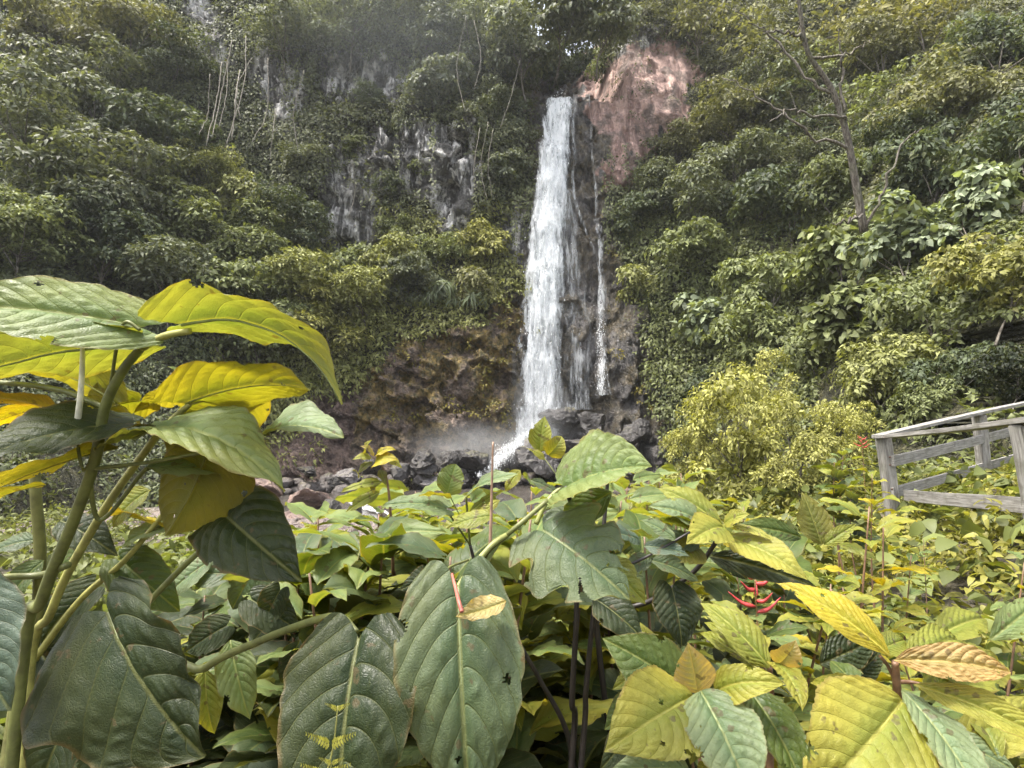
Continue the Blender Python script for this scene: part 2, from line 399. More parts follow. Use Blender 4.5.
M_THREAD = water_white('thread_water', (4.0, 4.0, .4), .40, .68, .75)
m = NT('white_drops'); M_DROP = m.done(m.bsdf(Base_Color=(.93, .95, .96), Roughness=.4))

def curtain(path, hw, bulge, seed, nu=28, nz=170, edge_pow=3.0, rag=.12):
    """path: list of (x, y, z) down the fall; hw: half-widths at the same stations"""
    pth = spline(path, nz); w = np.interp(np.linspace(0, 1, nz), np.linspace(0, 1, len(hw)), hw)
    s = np.linspace(-1, 1, nu)
    X = pth[:, None, 0] + s[None] * w[:, None]; Z = np.repeat(pth[:, None, 2], nu, 1)
    Y = pth[:, None, 1] - bulge * (.25 + .75 * np.linspace(0, 1, nz) ** .5)[:, None] * np.sqrt(np.clip(1 - s ** 2, 0, 1))[None] * np.minimum(1, w)[:, None]
    P = np.stack([X, Y, Z], -1).reshape(-1, 3)
    P[:, 1] -= .14 * fbm(P * np.array([1.7, 0, .35]), 3, seed, True)
    P[:, 0] += rag * vnoise(P * np.array([.5, 0, .6]), seed + 9) * (np.abs(np.tile(s, nz)) ** 2)
    me = raw_mesh('water_sheet', P, None, grid_quads(nz, nu), True)
    attr(me, 'edge', np.tile(np.abs(s) ** edge_pow, nz))
    return me
def drops(path, hw, n, size, seed, depth=.6):
    r = np.random.default_rng(seed); u = r.random(n) ** .8; pth = spline(path, 120)
    idx = u * 119; i = idx.astype(int); c = pth[i]; w = np.interp(u, np.linspace(0, 1, len(hw)), hw)
    P = c + np.stack([r.normal(0, .33, n) * w, -r.random(n) * depth, r.random(n) * .4], -1)
    sz = size * (.4 + r.random(n)); st = sz * (1.2 + 2.0 * r.random(n))
    o = np.array([(1, 0, 0), (-1, 0, 0), (0, 1, 0), (0, -1, 0), (0, 0, 1), (0, 0, -1)], float)
    V = P[:, None] + o[None] * np.stack([sz, sz, st], -1)[:, None] * .5
    T = np.array([(0, 2, 4), (2, 1, 4), (1, 3, 4), (3, 0, 4), (2, 0, 5), (1, 2, 5), (3, 1, 5), (0, 3, 5)])
    return raw_mesh('drops', V.reshape(-1, 3), (T[None] + (np.arange(n) * 6)[:, None, None]).reshape(-1, 3))
lip = at(559.5, 100, 38.0)
pw = [lip + (0, 1.6, -.02), lip + (0, -.1, -.15), at(554, 150, 36.9), at(548, 230, 35.8), at(541, 320, 34.6), at(537, 400, 33.7), at(533, 452, 33.1)]
hw = [1.12, 1.0, 1.06, 1.26, 1.45, 1.6, 1.8]
wf = tag(empty('waterfall', lip), 'tall white waterfall dropping in one broad curtain from the cliff lip', 'waterfall', kind='structure')
def child(name, me, mat, root, color=None):
    o = link(name, me, mat, root); o.matrix_parent_inverse = Matrix.Translation(-Vector(root.location)); 
    if color is not None: o.color = (*color, 1)
    return o
child('curtain', curtain(pw, hw, .5, 5), M_FALL, wf)
child('outer_spray', curtain([np.array(p) - (0, .45, 0) for p in pw[2:]], [w * 1.1 for w in hw[2:]], .6, 15), M_FALL2, wf)
child('inner_sheet', curtain([np.array(p) + (.1, .35, 0) for p in pw], [w * .95 for w in hw], .3, 25), M_FALL, wf)
child('drops', drops(pw[1:], hw[1:], 4200, .038, 3, .9), M_DROP, wf)
pr_ = [at(574, 96, 37.6), at(573, 150, 37.0), at(574, 195, 36.5), at(583, 225, 36.0), at(594, 252, 35.7), at(601, 285, 35.4)]
child('side_strand', curtain(pr_, [.35, .3, .25, .2, .18, .2], .2, 35, 10, 90, 2.0), M_THREAD, wf)
pf = [at(569, 190, 36.2), at(573, 280, 35.2), at(576, 350, 34.5), at(576, 410, 33.9)]
child('thin_veil', curtain(pf, [.6, 1.1, 1.6, 1.9], .25, 45, 24, 90, 1.5), water_white('veil_water', (3.4, 3.4, .4), .34, .72, .65), wf)
ps = [at(589, 96, 37.4), at(592, 150, 36.6), at(597, 220, 35.9), at(601, 290, 34.9), at(600, 335, 34.3), at(602, 365, 33.9), at(600, 396, 33.4)]
ws = tag(empty('waterfall', ps[0]), 'thin broken side fall sliding down the rock beside the main curtain', 'waterfall', kind='structure')
child('thread', curtain(ps, [.10, .14, .20, .34, .5, .58, .66], .15, 55, 12, 150, 1.6), M_THREAD, ws)
child('outer_spray', curtain([np.array(p) - (0, .3, 0) for p in ps[2:]], [.3, .5, .6, .7, .8], .3, 65, 12, 110, 2.0), M_FALL2, ws)
child('drops', drops(ps[3:], [.3, .45, .5, .55], 500, .032, 4, .4), M_DROP, ws)
# white runs over the boulders at the foot
pc = [at(556, 412, 33.7), at(542, 424, 33.3), at(528, 438, 32.8), at(512, 450, 32.0), at(498, 464, 31.0), at(482, 480, 30.0)]
cs_ = tag(empty('cascade', pc[0]), 'white foaming cascade tumbling between the boulders at the foot of the fall', 'cascade', kind='structure')
child('foam_run', curtain(pc, [.35, .5, .65, .7, .6, .35], .5, 75, 18, 90, 1.6), M_FALL2, cs_)
child('foam_spray', curtain([np.array(p) - (0, .4, -.25) for p in pc], [.4, .7, 1.0, 1.1, 1.0, .8], .7, 85, 18, 90, 2.0), M_FALL2, cs_)
child('drops', drops(pc, [.35, .55, .9, 1.0, .95, .7], 1600, .04, 6, .9), M_DROP, cs_)
# white rapids of the outlet stream, glimpsed between the leaves
pts = [on_plane(352, 504, .03), on_plane(410, 527, .03), on_plane(475, 552, .02), on_plane(545, 582, .02), on_plane(600, 612, .02)]
rp = spline(pts, 60); T_ = norm(np.gradient(rp, axis=0)); Sd = np.stack([-T_[:, 1], T_[:, 0], 0 * T_[:, 0]], -1)
s = np.linspace(-1, 1, 14); RP = (rp[:, None] + Sd[:, None] * s[None, :, None] * (.30 + .16 * np.sin(np.arange(60) * .5))[:, None, None])
RP = RP.reshape(-1, 3); RP[:, 2] += .10 + .10 * fbm(RP * 2.5, 3, 95)
me = raw_mesh('rapids', RP, None, grid_quads(60, 14), True); attr(me, 'edge', np.tile(np.abs(s) ** 2, 60))
tag(link('rapids', me, water_white('rapids_foam', (3, 3, 3), .36, .5)), 'white rapids of the stream running out of the pool', 'stream', kind='structure')
# spray hanging over the foot of the fall
m = NT('spray_mist'); co = m.coords((.55, .55, .7)); n = m.noise(co, 1.0, 3, .5)
tcg = m.n('TexCoord'); g = m.n('TexGradient', gradient_type='SPHERICAL'); mp = m.n('Mapping'); m.set(mp.inputs[0], tcg.outputs['Generated'])
mp.inputs['Location'].default_value = (-1, -1, -1); mp.inputs['Scale'].default_value = (2, 2, 2); m.set(g.inputs[0], mp.outputs[0])
den = m.math('MULTIPLY', m.math('MULTIPLY', m.ramp(n, .3, .7, .3, 1.0), m.ramp(g.outputs['Fac'], 0, .8)), .30)
v = m.n('VolumePrincipled'); v.inputs['Color'].default_value = (.95, .96, .97, 1); m.set(v.inputs['Density'], den); v.inputs['Anisotropy'].default_value = .2
M_MIST = m.done(v.outputs[0], 'Volume')
import bmesh
def ball(name, c, r):
    bm = bmesh.new(); bmesh.ops.create_icosphere(bm, subdivisions=3, radius=1)
    for vv in bm.verts: vv.co = Vector((vv.co.x * r[0], vv.co.y * r[1], vv.co.z * r[2]))
    me = bpy.data.meshes.new(name); bm.to_mesh(me); bm.free(); return link(name, me, None, None, c)
for c, r in ((at(470, 446, 30.5), (4.6, 1.6, 1.7)), (at(538, 420, 32.4), (2.6, 1.5, 3.6))):
    o = ball('spray_mist', c, r); o.data.materials.append(M_MIST); tag(o, kind='stuff')
o = ball('drifting_mist', at(400, 30, 31.5), (9.5, 3.2, 6.0)); m = NT('thin_mist'); tcg = m.n('TexCoord'); g = m.n('TexGradient', gradient_type='SPHERICAL'); mp = m.n('Mapping'); m.set(mp.inputs[0], tcg.outputs['Generated'])
mp.inputs['Location'].default_value = (-1, -1, -1); mp.inputs['Scale'].default_value = (2, 2, 2); m.set(g.inputs[0], mp.outputs[0])
v = m.n('VolumePrincipled'); v.inputs['Color'].default_value = (.90, .97, 1, 1); m.set(v.inputs['Density'], m.math('MULTIPLY', m.ramp(g.outputs['Fac'], 0, .9), .010)); o.data.materials.append(m.done(v.outputs[0], 'Volume')); tag(o, kind='stuff')
# ------------------------------------------------------------------ vegetation on the slopes
def surf_hit(px, py):
    r = ray(px, py); ds = np.linspace(2.5, 62, 500); P = EYE + ds[:, None] * r
    t = P[:, 0] / P[:, 1] / (1 + .0024 * np.clip(P[:, 2] - 2, 0, 30)); u = CX + F_PX * t
    below = (P[:, 1] > cliff_base(np.clip(u, -600, 1650), P[:, 2])) | (P[:, 2] < ground_z(P[:, 0], P[:, 1]))
    i = int(np.argmax(below)) if below.any() else 499
    return P[i], ds[i]
def rand_unit(n, r=rng):
    return norm(r.normal(size=(n, 3)))
def sprays(C, O, k, rad, L, W, r=rng, flat=.35, droop=.2, spread=.6, hi=False):
    """k leaves round each spray centre C whose outward direction is O"""
    n = len(C); U = norm(O + np.array([0, 0, .8])); A = norm(np.cross(U, rand_unit(n, r))); B = np.cross(U, A)
    a = r.random((n, k)) * 2 * np.pi; q = np.sqrt(r.random((n, k)))
    rad = np.broadcast_to(rad, n)[:, None]
    off = (np.cos(a) * q * rad)[..., None] * A[:, None] + (np.sin(a) * q * rad)[..., None] * B[:, None]
    off += U[:, None] * ((r.random((n, k)) - .5) * flat * rad - .35 * q * q * rad)[..., None]
    dirn = (np.cos(a))[..., None] * A[:, None] + (np.sin(a))[..., None] * B[:, None] + spread * r.normal(size=(n, k, 3)) * .7 + np.array([0, 0, -droop * 1.5])
    nn = U[:, None] + .55 * r.normal(size=(n, k, 3)) * .8
    Lk = L * (.6 + .8 * r.random(n * k)) * np.repeat(np.broadcast_to(rad[:, 0] / rad.mean(), n), k) ** .3
    return leaves_arrays((C[:, None] + off).reshape(-1, 3), dirn.reshape(-1, 3), nn.reshape(-1, 3), Lk, Lk * W, droop, hi)

# undergrowth that covers the slopes and the cliff ledges
NS = 26000
u_ = rng.uniform(-330, 1400, NS * 2); z_ = rng.uniform(-.3, 43, NS * 2)
P0 = cliff_pos(u_, z_); Pu = cliff_pos(u_ + 4, z_); Pz = cliff_pos(u_, z_ + .3)
Nn = norm(np.cross(Pu - P0, Pz - P0)); Nn *= np.where(Nn[:, 1:2] > 0, -1, 1)
px, py, dd = proj(P0)
rk = region(px, py, ROCK, P0, 12)
greys = region(px, py, ['greyA', 'greyB', 'greyC', 'greyD', 'greyE', 'greyF', 'greyG'], P0, 14)
blf = region(px, py, ['bluff', 'wetR'], P0, 10)
clump = fbm(P0 * np.array([.35, .35, .3]), 3, 101)
prob = np.where(rk > 0, np.where(greys > 0, .16 * (clump > .25), .03), np.clip(.95 + .3 * clump, .2, 1))
prob = np.where(blf > 0, .16 * (py < 420) * (vnoise(P0 * .8, 103) > 0), prob)
prob *= np.clip((dd / 28) ** .6, .55, 1.3) * .8
ok = (rng.random(len(px)) < prob) & (px > -420) & (px < 1450) & (py > -160) & (py < 560) & ~((u_ > 525) & (u_ < 607) & (z_ > 26.2)) & ~((u_ > 540) & (u_ < 606))
P0, Nn, px, py, dd, blf = P0[ok], Nn[ok], px[ok], py[ok], dd[ok], blf[ok]
nz_ = vnoise(P0 * .25, 105)
cls = np.where(blf > 0, 4, np.where((px > 200) & (px < 620) & (py < 205 + 40 * nz_), 0,
      np.where((px >= 200) & (px < 560), 1, np.where(px < 330, 2, np.where(py < 190 + 40 * nz_, 5, 3)))))
COVER = [('cliff_undergrowth', (.115, .126, .074), .20, .5), ('talus_undergrowth', (.190, .198, .068), .22, .42), ('slope_undergrowth', (.105, .122, .062), .22, .42),
         ('bank_undergrowth', (.130, .148, .060), .24, .5), ('ledge_moss', (.16, .135, .03), .15, .55), ('ridge_undergrowth', (.100, .104, .052), .22, .42)]
for ci, (nm, colr, L, W) in enumerate(COVER):
    k = cls == ci
    if not k.any(): continue
    rad = (.45 + .35 * rng.random(k.sum())) * (.6 if ci == 4 else 1) * np.clip(dd[k] / 26, .55, 1.2)
    V, T = sprays(P0[k] + Nn[k] * (rad * .5)[:, None], Nn[k], 26, rad, L * np.clip(dd[k] / 26, .6, 1.2).mean(), W)
    tag(link(nm, raw_mesh(nm, V, T), M_COVER if ci != 0 else M_FAR, None, None, colr), kind='stuff')

# curtains of creeper hanging down the cliff
cv, ct_, cn = [], [], 0
for (x0, x1, y0, y1, ns_) in ((376, 532, 40, 200, 120), (232, 335, 20, 170, 70), (600, 660, 150, 240, 24)):
    for _ in range(ns_):
        x_, y_ = rng.uniform(x0, x1), rng.uniform(y0, y1); 
        if any(in_poly(np.array([x_, x_]), np.array([y_ + 10, y_ + 40]), POLY[g_]).any() for g_ in ('greyA', 'greyB', 'greyC', 'greyD', 'greyE')) and rng.random() < .8: continue
        S0, d0 = surf_hit(x_, y_); ln = rng.uniform(1.5, 5.0); k = int(ln * 16)
        z_ = S0[2] - ln * np.sort(rng.random(k)); pu = np.full(k, CX + F_PX * S0[0] / S0[1] / (1 + .0024 * max(S0[2] - 2, 0)))
        Pq = cliff_pos(pu, z_); Pq[:, 1] = np.minimum(Pq[:, 1], S0[1]) - .35 - .25 * rng.random(k); Pq[:, 0] = S0[0] + .12 * rng.normal(size=k)
        Dq = np.stack([rng.normal(0, .6, k), -.35 - .3 * rng.random(k), -.9 + 0 * z_], -1); Nq = np.stack([rng.normal(0, .4, k), -1 + 0 * z_, .7 + 0 * z_], -1); Lq = rng.uniform(.14, .30, k)
        v, t = leaves_arrays(Pq, Dq, Nq, Lq, Lq * .5, .15); cv.append(v); ct_.append(t + cn); cn += len(v)
tag(link('hanging_creeper', raw_mesh('hanging_creeper', np.concatenate(cv), np.concatenate(ct_)), M_FAR, None, None, (.115, .128, .062)), kind='stuff')
# crowns -----------------------------------------------------------
def crown_mesh(name, seed, lobes, per, k, L, W, flat=.75, droop=.2, lobe_r=(.3, .5), hi=False, top=.15, spr=.16, sflat=.35):
    r = np.random.default_rng(seed)
    d = rand_unit(lobes, r); d[:, 2] = d[:, 2] * .9 + .12; rr = r.uniform(.3, .85, lobes)
    C = d * rr[:, None] * np.array([1, 1, flat]); lr = r.uniform(*lobe_r, lobes)
    o = rand_unit(lobes * per, r); o[:, 2] = np.where(o[:, 2] < -.35, -o[:, 2], o[:, 2]); o = norm(o)
    ctr = np.repeat(C, per, 0) + o * np.repeat(lr, per)[:, None] * np.array([1, 1, .72]) * (.78 + .3 * r.random((lobes * per, 1)))
    V, T = sprays(ctr, o, k, np.full(len(ctr), spr) * r.uniform(.7, 1.35, len(ctr)), L, W, r, sflat, droop, .6, hi)
    return raw_mesh(name, V, T), C
CROWNS = {
 'fine': [crown_mesh('fine_crown', s, 22, 17, 15, .085, .42, .95, .18, (.22, .42)) for s in (1, 2, 3)],
 'layer': [crown_mesh('layered_crown', s, 20, 14, 20, .090, .40, .85, .12, (.2, .36), sflat=.12, spr=.2) for s in (4, 5)],
 'mid': [crown_mesh('bushy_crown', s, 18, 14, 14, .115, .48, .95, .25, (.22, .42)) for s in (6, 7)],
 'broad': [crown_mesh('broadleaf_crown', s, 18, 14, 8, .155, .62, .95, .2, (.22, .4), hi=True, spr=.18) for s in (8, 9)],
 'thin': [crown_mesh('thin_crown', s, 12, 8, 11, .105, .40, .9, .2, (.25, .4)) for s in (10, 11)],
 'long': [crown_mesh('strap_crown', s, 3, 14, 6, .42, .16, .6, .55, (.3, .4), hi=True, spr=.12) for s in (12,)],
 'weed': [crown_mesh('fine_shrub_crown', s, 34, 15, 13, .075, .42, 1.25, .1, (.14, .28), spr=.10, sflat=.9) for s in (13, 14)],
}
C_GREY = (.120, .134, .082); C_DARK = (.068, .085, .046); C_MID = (.140, .160, .068); C_YEL = (.225, .222, .070)  # C_DARK serves dark foliage and also shade put into the leaf colour
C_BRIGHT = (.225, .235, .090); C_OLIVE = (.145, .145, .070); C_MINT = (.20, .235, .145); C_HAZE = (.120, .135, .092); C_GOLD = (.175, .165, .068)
TREES = [
 # left slope
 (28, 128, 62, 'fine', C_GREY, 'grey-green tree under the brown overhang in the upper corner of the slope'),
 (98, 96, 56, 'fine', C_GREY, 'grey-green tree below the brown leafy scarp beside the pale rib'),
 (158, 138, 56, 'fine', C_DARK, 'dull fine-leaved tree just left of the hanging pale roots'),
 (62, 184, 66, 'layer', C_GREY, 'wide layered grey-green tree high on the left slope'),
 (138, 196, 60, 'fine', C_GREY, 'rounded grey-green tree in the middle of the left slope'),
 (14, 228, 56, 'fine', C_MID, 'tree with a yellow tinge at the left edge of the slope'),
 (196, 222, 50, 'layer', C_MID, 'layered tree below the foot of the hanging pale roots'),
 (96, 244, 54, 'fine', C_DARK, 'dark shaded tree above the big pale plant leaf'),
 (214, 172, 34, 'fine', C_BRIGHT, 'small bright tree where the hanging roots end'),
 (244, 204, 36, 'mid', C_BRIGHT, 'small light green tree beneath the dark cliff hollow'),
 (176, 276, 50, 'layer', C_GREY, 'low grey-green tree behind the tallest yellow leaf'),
 (252, 252, 46, 'layer', C_MID, 'flat-topped green tree in the middle of the talus'),
 (226, 306, 46, 'mid', C_MID, 'green shrub showing over the drooping yellow leaf'),
 (284, 226, 42, 'fine', C_DARK, 'dark tree at the base of the vine-hung cliff'),
 (304, 284, 46, 'layer', C_BRIGHT, 'broad bright layered tree in the centre of the talus'),
 (332, 268, 36, 'mid', C_MID, 'green tree below the tall grey cliff patch'),
 (268, 338, 42, 'mid', C_MID, 'low shrub above the brown earth bank'),
 (330, 326, 44, 'layer', C_YEL, 'yellow-green layered tree over the dark bluff edge'),
 (364, 296, 40, 'layer', C_BRIGHT, 'light green tree on the shoulder of the bluff'),
 (384, 264, 32, 'mid', C_BRIGHT, 'mid green tree under the white-streaked cliff'),
 (412, 288, 32, 'mid', C_GREY, 'grey-leaved bush beside the drooping strap-leaved plants'),
 (442, 252, 28, 'fine', C_MID, 'dark bush at the foot of the white-streaked cliff'),
 (484, 246, 28, 'mid', C_YEL, 'yellow-green bush left of the pale wall by the fall'),
 (486, 286, 32, 'mid', C_OLIVE, 'olive bush hanging over the mossy bluff'),
 (502, 176, 28, 'mid', C_HAZE, 'grey bush clinging halfway up the cliff beside the fall'),
 (396, 232, 20, 'fine', C_MID, 'small tree between the two grey cliff patches'),
 # upper cliff
 (353, 150, 13, 'mid', C_MID, 'small tuft of leaves capping the narrow grey rock patch'),
 (398, 124, 17, 'mid', C_GREY, 'small bush hanging over the upper edge of the wide white-streaked patch'),
 (426, 172, 17, 'mid', C_MID, 'small bush growing out of the middle of the wide white-streaked patch'),
 (392, 186, 18, 'fine', C_DARK, 'dark tuft in the overhang between the narrow and the wide grey patch'),
 (462, 140, 16, 'mid', C_GREY, 'small bush where thin vines meet the wide white-streaked patch'),
 (368, 98, 16, 'fine', C_DARK, 'dark tuft in the shade under the wide grey ledge'),
 (128, 34, 52, 'fine', C_OLIVE, 'olive tree at the top of the slope beside the pale rock rib'),
 (56, 20, 46, 'mid', C_OLIVE, 'brownish scrub in the top corner above the overhang'),
 (178, 66, 36, 'fine', C_DARK, 'dark bush crouched against the pale rock rib'),
 (288, 30, 40, 'fine', C_HAZE, 'hazy bush on the cliff top above the dark hollow'),
 (352, 22, 44, 'fine', C_HAZE, 'pale hazy tree on the rim above the wide grey ledge'),
 (420, 24, 46, 'fine', C_HAZE, 'hazy tree on the rim with pale stems below it'),
 (440, 88, 34, 'mid', C_HAZE, 'grey bush bulging from the cliff above the white streaks'),
 (470, 44, 44, 'fine', C_HAZE, 'misty tree crown between the pale stems and the lip'),
 (500, 116, 30, 'fine', C_HAZE, 'grey bush beside the lip of the fall'),
 (526, 40, 42, 'mid', C_GREY, 'light-leaved tree leaning over the lip of the fall'),
 (556, 18, 44, 'mid', C_GREY, 'tall tree directly above the lip with sky between its leaves'),
 (540, 70, 26, 'mid', C_DARK, 'bush coloured dark as shade just behind the lip'),  # added to close the notch; its shade is put into the leaf colour
 (578, 62, 26, 'mid', C_DARK, 'bush coloured dark as shade behind the start of the thin side fall'),  # also added; dark colour stands in for shade behind the lip
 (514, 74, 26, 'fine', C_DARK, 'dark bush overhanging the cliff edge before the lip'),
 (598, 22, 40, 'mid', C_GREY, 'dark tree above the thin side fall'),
 (604, 72, 20, 'mid', C_MID, 'small bush perched between the lip and the pink rock'),
 (306, 160, 24, 'fine', C_GREY, 'small vine-draped bush on the cliff left of the tall grey patch'),
 # right slope
 (770, 92, 40, 'fine', C_GREY, 'grey-green tree crossed by the long side branches of the bare trunk'),
 (818, 74, 34, 'thin', C_MID, 'leafy tree directly behind the bend of the bare trunk'),
 (884, 58, 44, 'fine', C_OLIVE, 'full olive tree between the yellowing tree top and the golden-leaved tree'),
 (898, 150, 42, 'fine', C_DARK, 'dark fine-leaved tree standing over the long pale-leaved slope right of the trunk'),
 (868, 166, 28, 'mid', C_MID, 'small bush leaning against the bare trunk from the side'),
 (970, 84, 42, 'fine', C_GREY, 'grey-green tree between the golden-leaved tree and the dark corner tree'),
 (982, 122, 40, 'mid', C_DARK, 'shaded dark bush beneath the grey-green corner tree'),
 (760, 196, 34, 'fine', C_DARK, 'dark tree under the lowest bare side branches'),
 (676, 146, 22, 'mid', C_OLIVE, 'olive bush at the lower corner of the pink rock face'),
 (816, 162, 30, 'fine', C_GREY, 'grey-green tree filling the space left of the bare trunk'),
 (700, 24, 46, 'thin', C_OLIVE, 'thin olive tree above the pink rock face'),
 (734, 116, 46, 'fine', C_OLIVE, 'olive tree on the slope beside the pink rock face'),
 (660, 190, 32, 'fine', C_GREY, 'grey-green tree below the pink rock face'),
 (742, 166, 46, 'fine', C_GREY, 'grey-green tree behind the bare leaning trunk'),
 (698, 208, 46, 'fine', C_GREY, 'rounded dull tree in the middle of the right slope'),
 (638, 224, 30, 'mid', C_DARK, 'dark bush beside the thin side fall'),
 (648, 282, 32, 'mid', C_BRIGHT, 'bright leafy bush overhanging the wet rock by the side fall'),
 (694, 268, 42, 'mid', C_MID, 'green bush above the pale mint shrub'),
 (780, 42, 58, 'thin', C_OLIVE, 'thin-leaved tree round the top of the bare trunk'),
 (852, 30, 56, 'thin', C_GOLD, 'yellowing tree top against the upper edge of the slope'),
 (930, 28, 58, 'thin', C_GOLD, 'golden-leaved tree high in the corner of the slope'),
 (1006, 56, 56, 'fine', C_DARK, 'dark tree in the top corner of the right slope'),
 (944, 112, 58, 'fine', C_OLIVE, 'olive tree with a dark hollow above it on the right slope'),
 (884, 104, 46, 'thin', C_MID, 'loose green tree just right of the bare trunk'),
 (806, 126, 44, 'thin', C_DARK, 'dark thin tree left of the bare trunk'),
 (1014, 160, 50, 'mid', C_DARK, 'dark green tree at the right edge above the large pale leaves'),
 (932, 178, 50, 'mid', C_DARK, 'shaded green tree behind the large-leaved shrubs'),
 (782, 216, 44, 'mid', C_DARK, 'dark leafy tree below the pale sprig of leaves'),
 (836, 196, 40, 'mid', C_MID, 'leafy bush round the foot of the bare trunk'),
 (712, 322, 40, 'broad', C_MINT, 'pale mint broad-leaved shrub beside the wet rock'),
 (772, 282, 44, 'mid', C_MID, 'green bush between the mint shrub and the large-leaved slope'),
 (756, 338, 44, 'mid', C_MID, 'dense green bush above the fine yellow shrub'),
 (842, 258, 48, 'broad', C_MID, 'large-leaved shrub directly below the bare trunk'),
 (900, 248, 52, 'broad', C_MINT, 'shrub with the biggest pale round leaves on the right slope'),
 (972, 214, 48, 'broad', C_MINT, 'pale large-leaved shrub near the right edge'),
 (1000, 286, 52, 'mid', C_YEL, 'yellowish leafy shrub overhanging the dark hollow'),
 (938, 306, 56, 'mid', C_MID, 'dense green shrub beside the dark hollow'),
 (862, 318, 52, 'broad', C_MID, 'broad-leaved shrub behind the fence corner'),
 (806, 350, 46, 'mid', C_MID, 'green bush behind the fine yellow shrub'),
 (1012, 380, 34, 'mid', (.03, .038, .02), 'bush coloured nearly black as shade deep inside the dark hollow'),  # added bush whose near-black colour stands in for shade in the hollow
 (952, 372, 40, 'mid', C_DARK, 'bush coloured dark as shade at the mouth of the dark hollow'),  # shade of the hollow is put into this leaf colour
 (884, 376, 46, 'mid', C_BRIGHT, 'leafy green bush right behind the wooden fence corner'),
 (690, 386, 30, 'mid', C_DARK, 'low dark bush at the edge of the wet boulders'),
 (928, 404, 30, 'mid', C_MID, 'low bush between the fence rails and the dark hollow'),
]
def limb_geo(root, tips, r0, r):
    g = Geo(); root = np.asarray(root, float); top = np.mean(tips, axis=0) * .6 + root * .4
    mid = (root + top) / 2 + r.normal(size=3) * .06 * np.linalg.norm(top - root)
    tr = spline([root, mid, top], 9); v, t, q_ = tube_arrays(tr, np.linspace(r0, r0 * .55, 9), 7); g.add(v, t, q_)
    for tp in tips:
        m_ = (top + tp) / 2 + r.normal(size=3) * .12 * np.linalg.norm(tp - top) + np.array([0, 0, .08])
        b = spline([tr[5 + int(r.integers(0, 4))], m_, tp], 7); v, t, q_ = tube_arrays(b, np.linspace(r0 * .5, r0 * .12, 7), 5); g.add(v, t, q_)
    return g
tree_names = {'fine': 'tree', 'layer': 'layered_tree', 'mid': 'leafy_bush', 'broad': 'broadleaf_shrub', 'thin': 'thin_tree', 'long': 'strap_leaved_plant', 'weed': 'fine_shrub'}
def grow(px_, py_, rp, kind, colr, label, depth=None, i=0, group=None, cat=None, zs=1.0, bare=None):
    r = np.random.default_rng(1000 + i)
    P, d = surf_hit(px_, py_)
    if depth is None: d = d - rp * d / F_PX * .55
    else: d = depth
    c = at(px_, py_, d); rad = rp * d / F_PX * 1.12
    Pb, db = surf_hit(px_ + r.normal() * 4, min(py_ + rp * 1.15, 520))
    if depth is not None and py_ < 200: Pb = c + np.array([0, 1.0, -rad * 1.2])
    elif depth is not None: Pb = np.array([c[0], c[1], ground_z(c[0], c[1]) - .05])
    elif np.linalg.norm(Pb - c) > 1.7 * rad: Pb = c + (Pb - c) / np.linalg.norm(Pb - c) * 1.7 * rad
    root = tag(empty(tree_names[kind], Pb), label, cat or ('tree' if kind in ('fine', 'layer', 'thin') else 'shrub'), group)
    me, lob = CROWNS[kind][i % len(CROWNS[kind])]
    cr = link('crown', me, M_FAR, root, None, tuple(np.array(colr) * r.uniform(.88, 1.14)))
    th = r.uniform(0, 6.28); s_ = rad
    cr.location = Vector(c - Pb); cr.rotation_euler = (0, 0, th); cr.scale = (s_, s_, s_ * zs)
    ct, st_ = math.cos(th), math.sin(th)
    tips = [c + s_ * np.array([l[0] * ct - l[1] * st_, l[0] * st_ + l[1] * ct, l[2] * zs]) for l in lob[:7]]
    g = limb_geo(Pb, tips, rad * .024, r)
    link('trunk', g.mesh('trunk', True, Pb), M_BARK, root)
    return root
for i, a in enumerate(TREES): grow(*a, i=i, depth={'tall tree directly above the lip with sky between its leaves': 38.5, 'light-leaved tree leaning over the lip of the fall': 37.2, 'dark tree above the thin side fall': 37.6}.get(a[5]))
for j, (a, lab) in enumerate([((430, 296, 24), 'clump of drooping strap leaves on the bluff brow nearer the earth bank'), ((462, 300, 24), 'clump of drooping strap leaves on the bluff brow nearer the fall')]):
    grow(*a, 'long', C_MINT, lab, i=200 + j, group='strap-leaved plants on the bluff brow')
# fine yellow-green shrubs on the level ground in front of the slope
for j, (a, dep, lab) in enumerate([
  ((738, 442, 62), 9.5, 'largest fine-leaved yellow-green shrub in front of the slope'),
  ((800, 470, 46), 8.0, 'fine-leaved yellow shrub between the big fine shrub and the fence'),
  ((694, 462, 34), 10.5, 'small fine-leaved shrub on the waterside flank of the big fine shrub'),
  ((768, 408, 34), 11.5, 'upright yellow tips of shrub behind the big fine shrub'),
  ((842, 442, 34), 8.8, 'low fine-leaved shrub just behind the fence corner post')]):
    grow(*a, 'weed', (.27, .265, .085), lab, depth=dep, i=220 + j, group='fine-leaved yellow-green shrubs', zs=1.3)

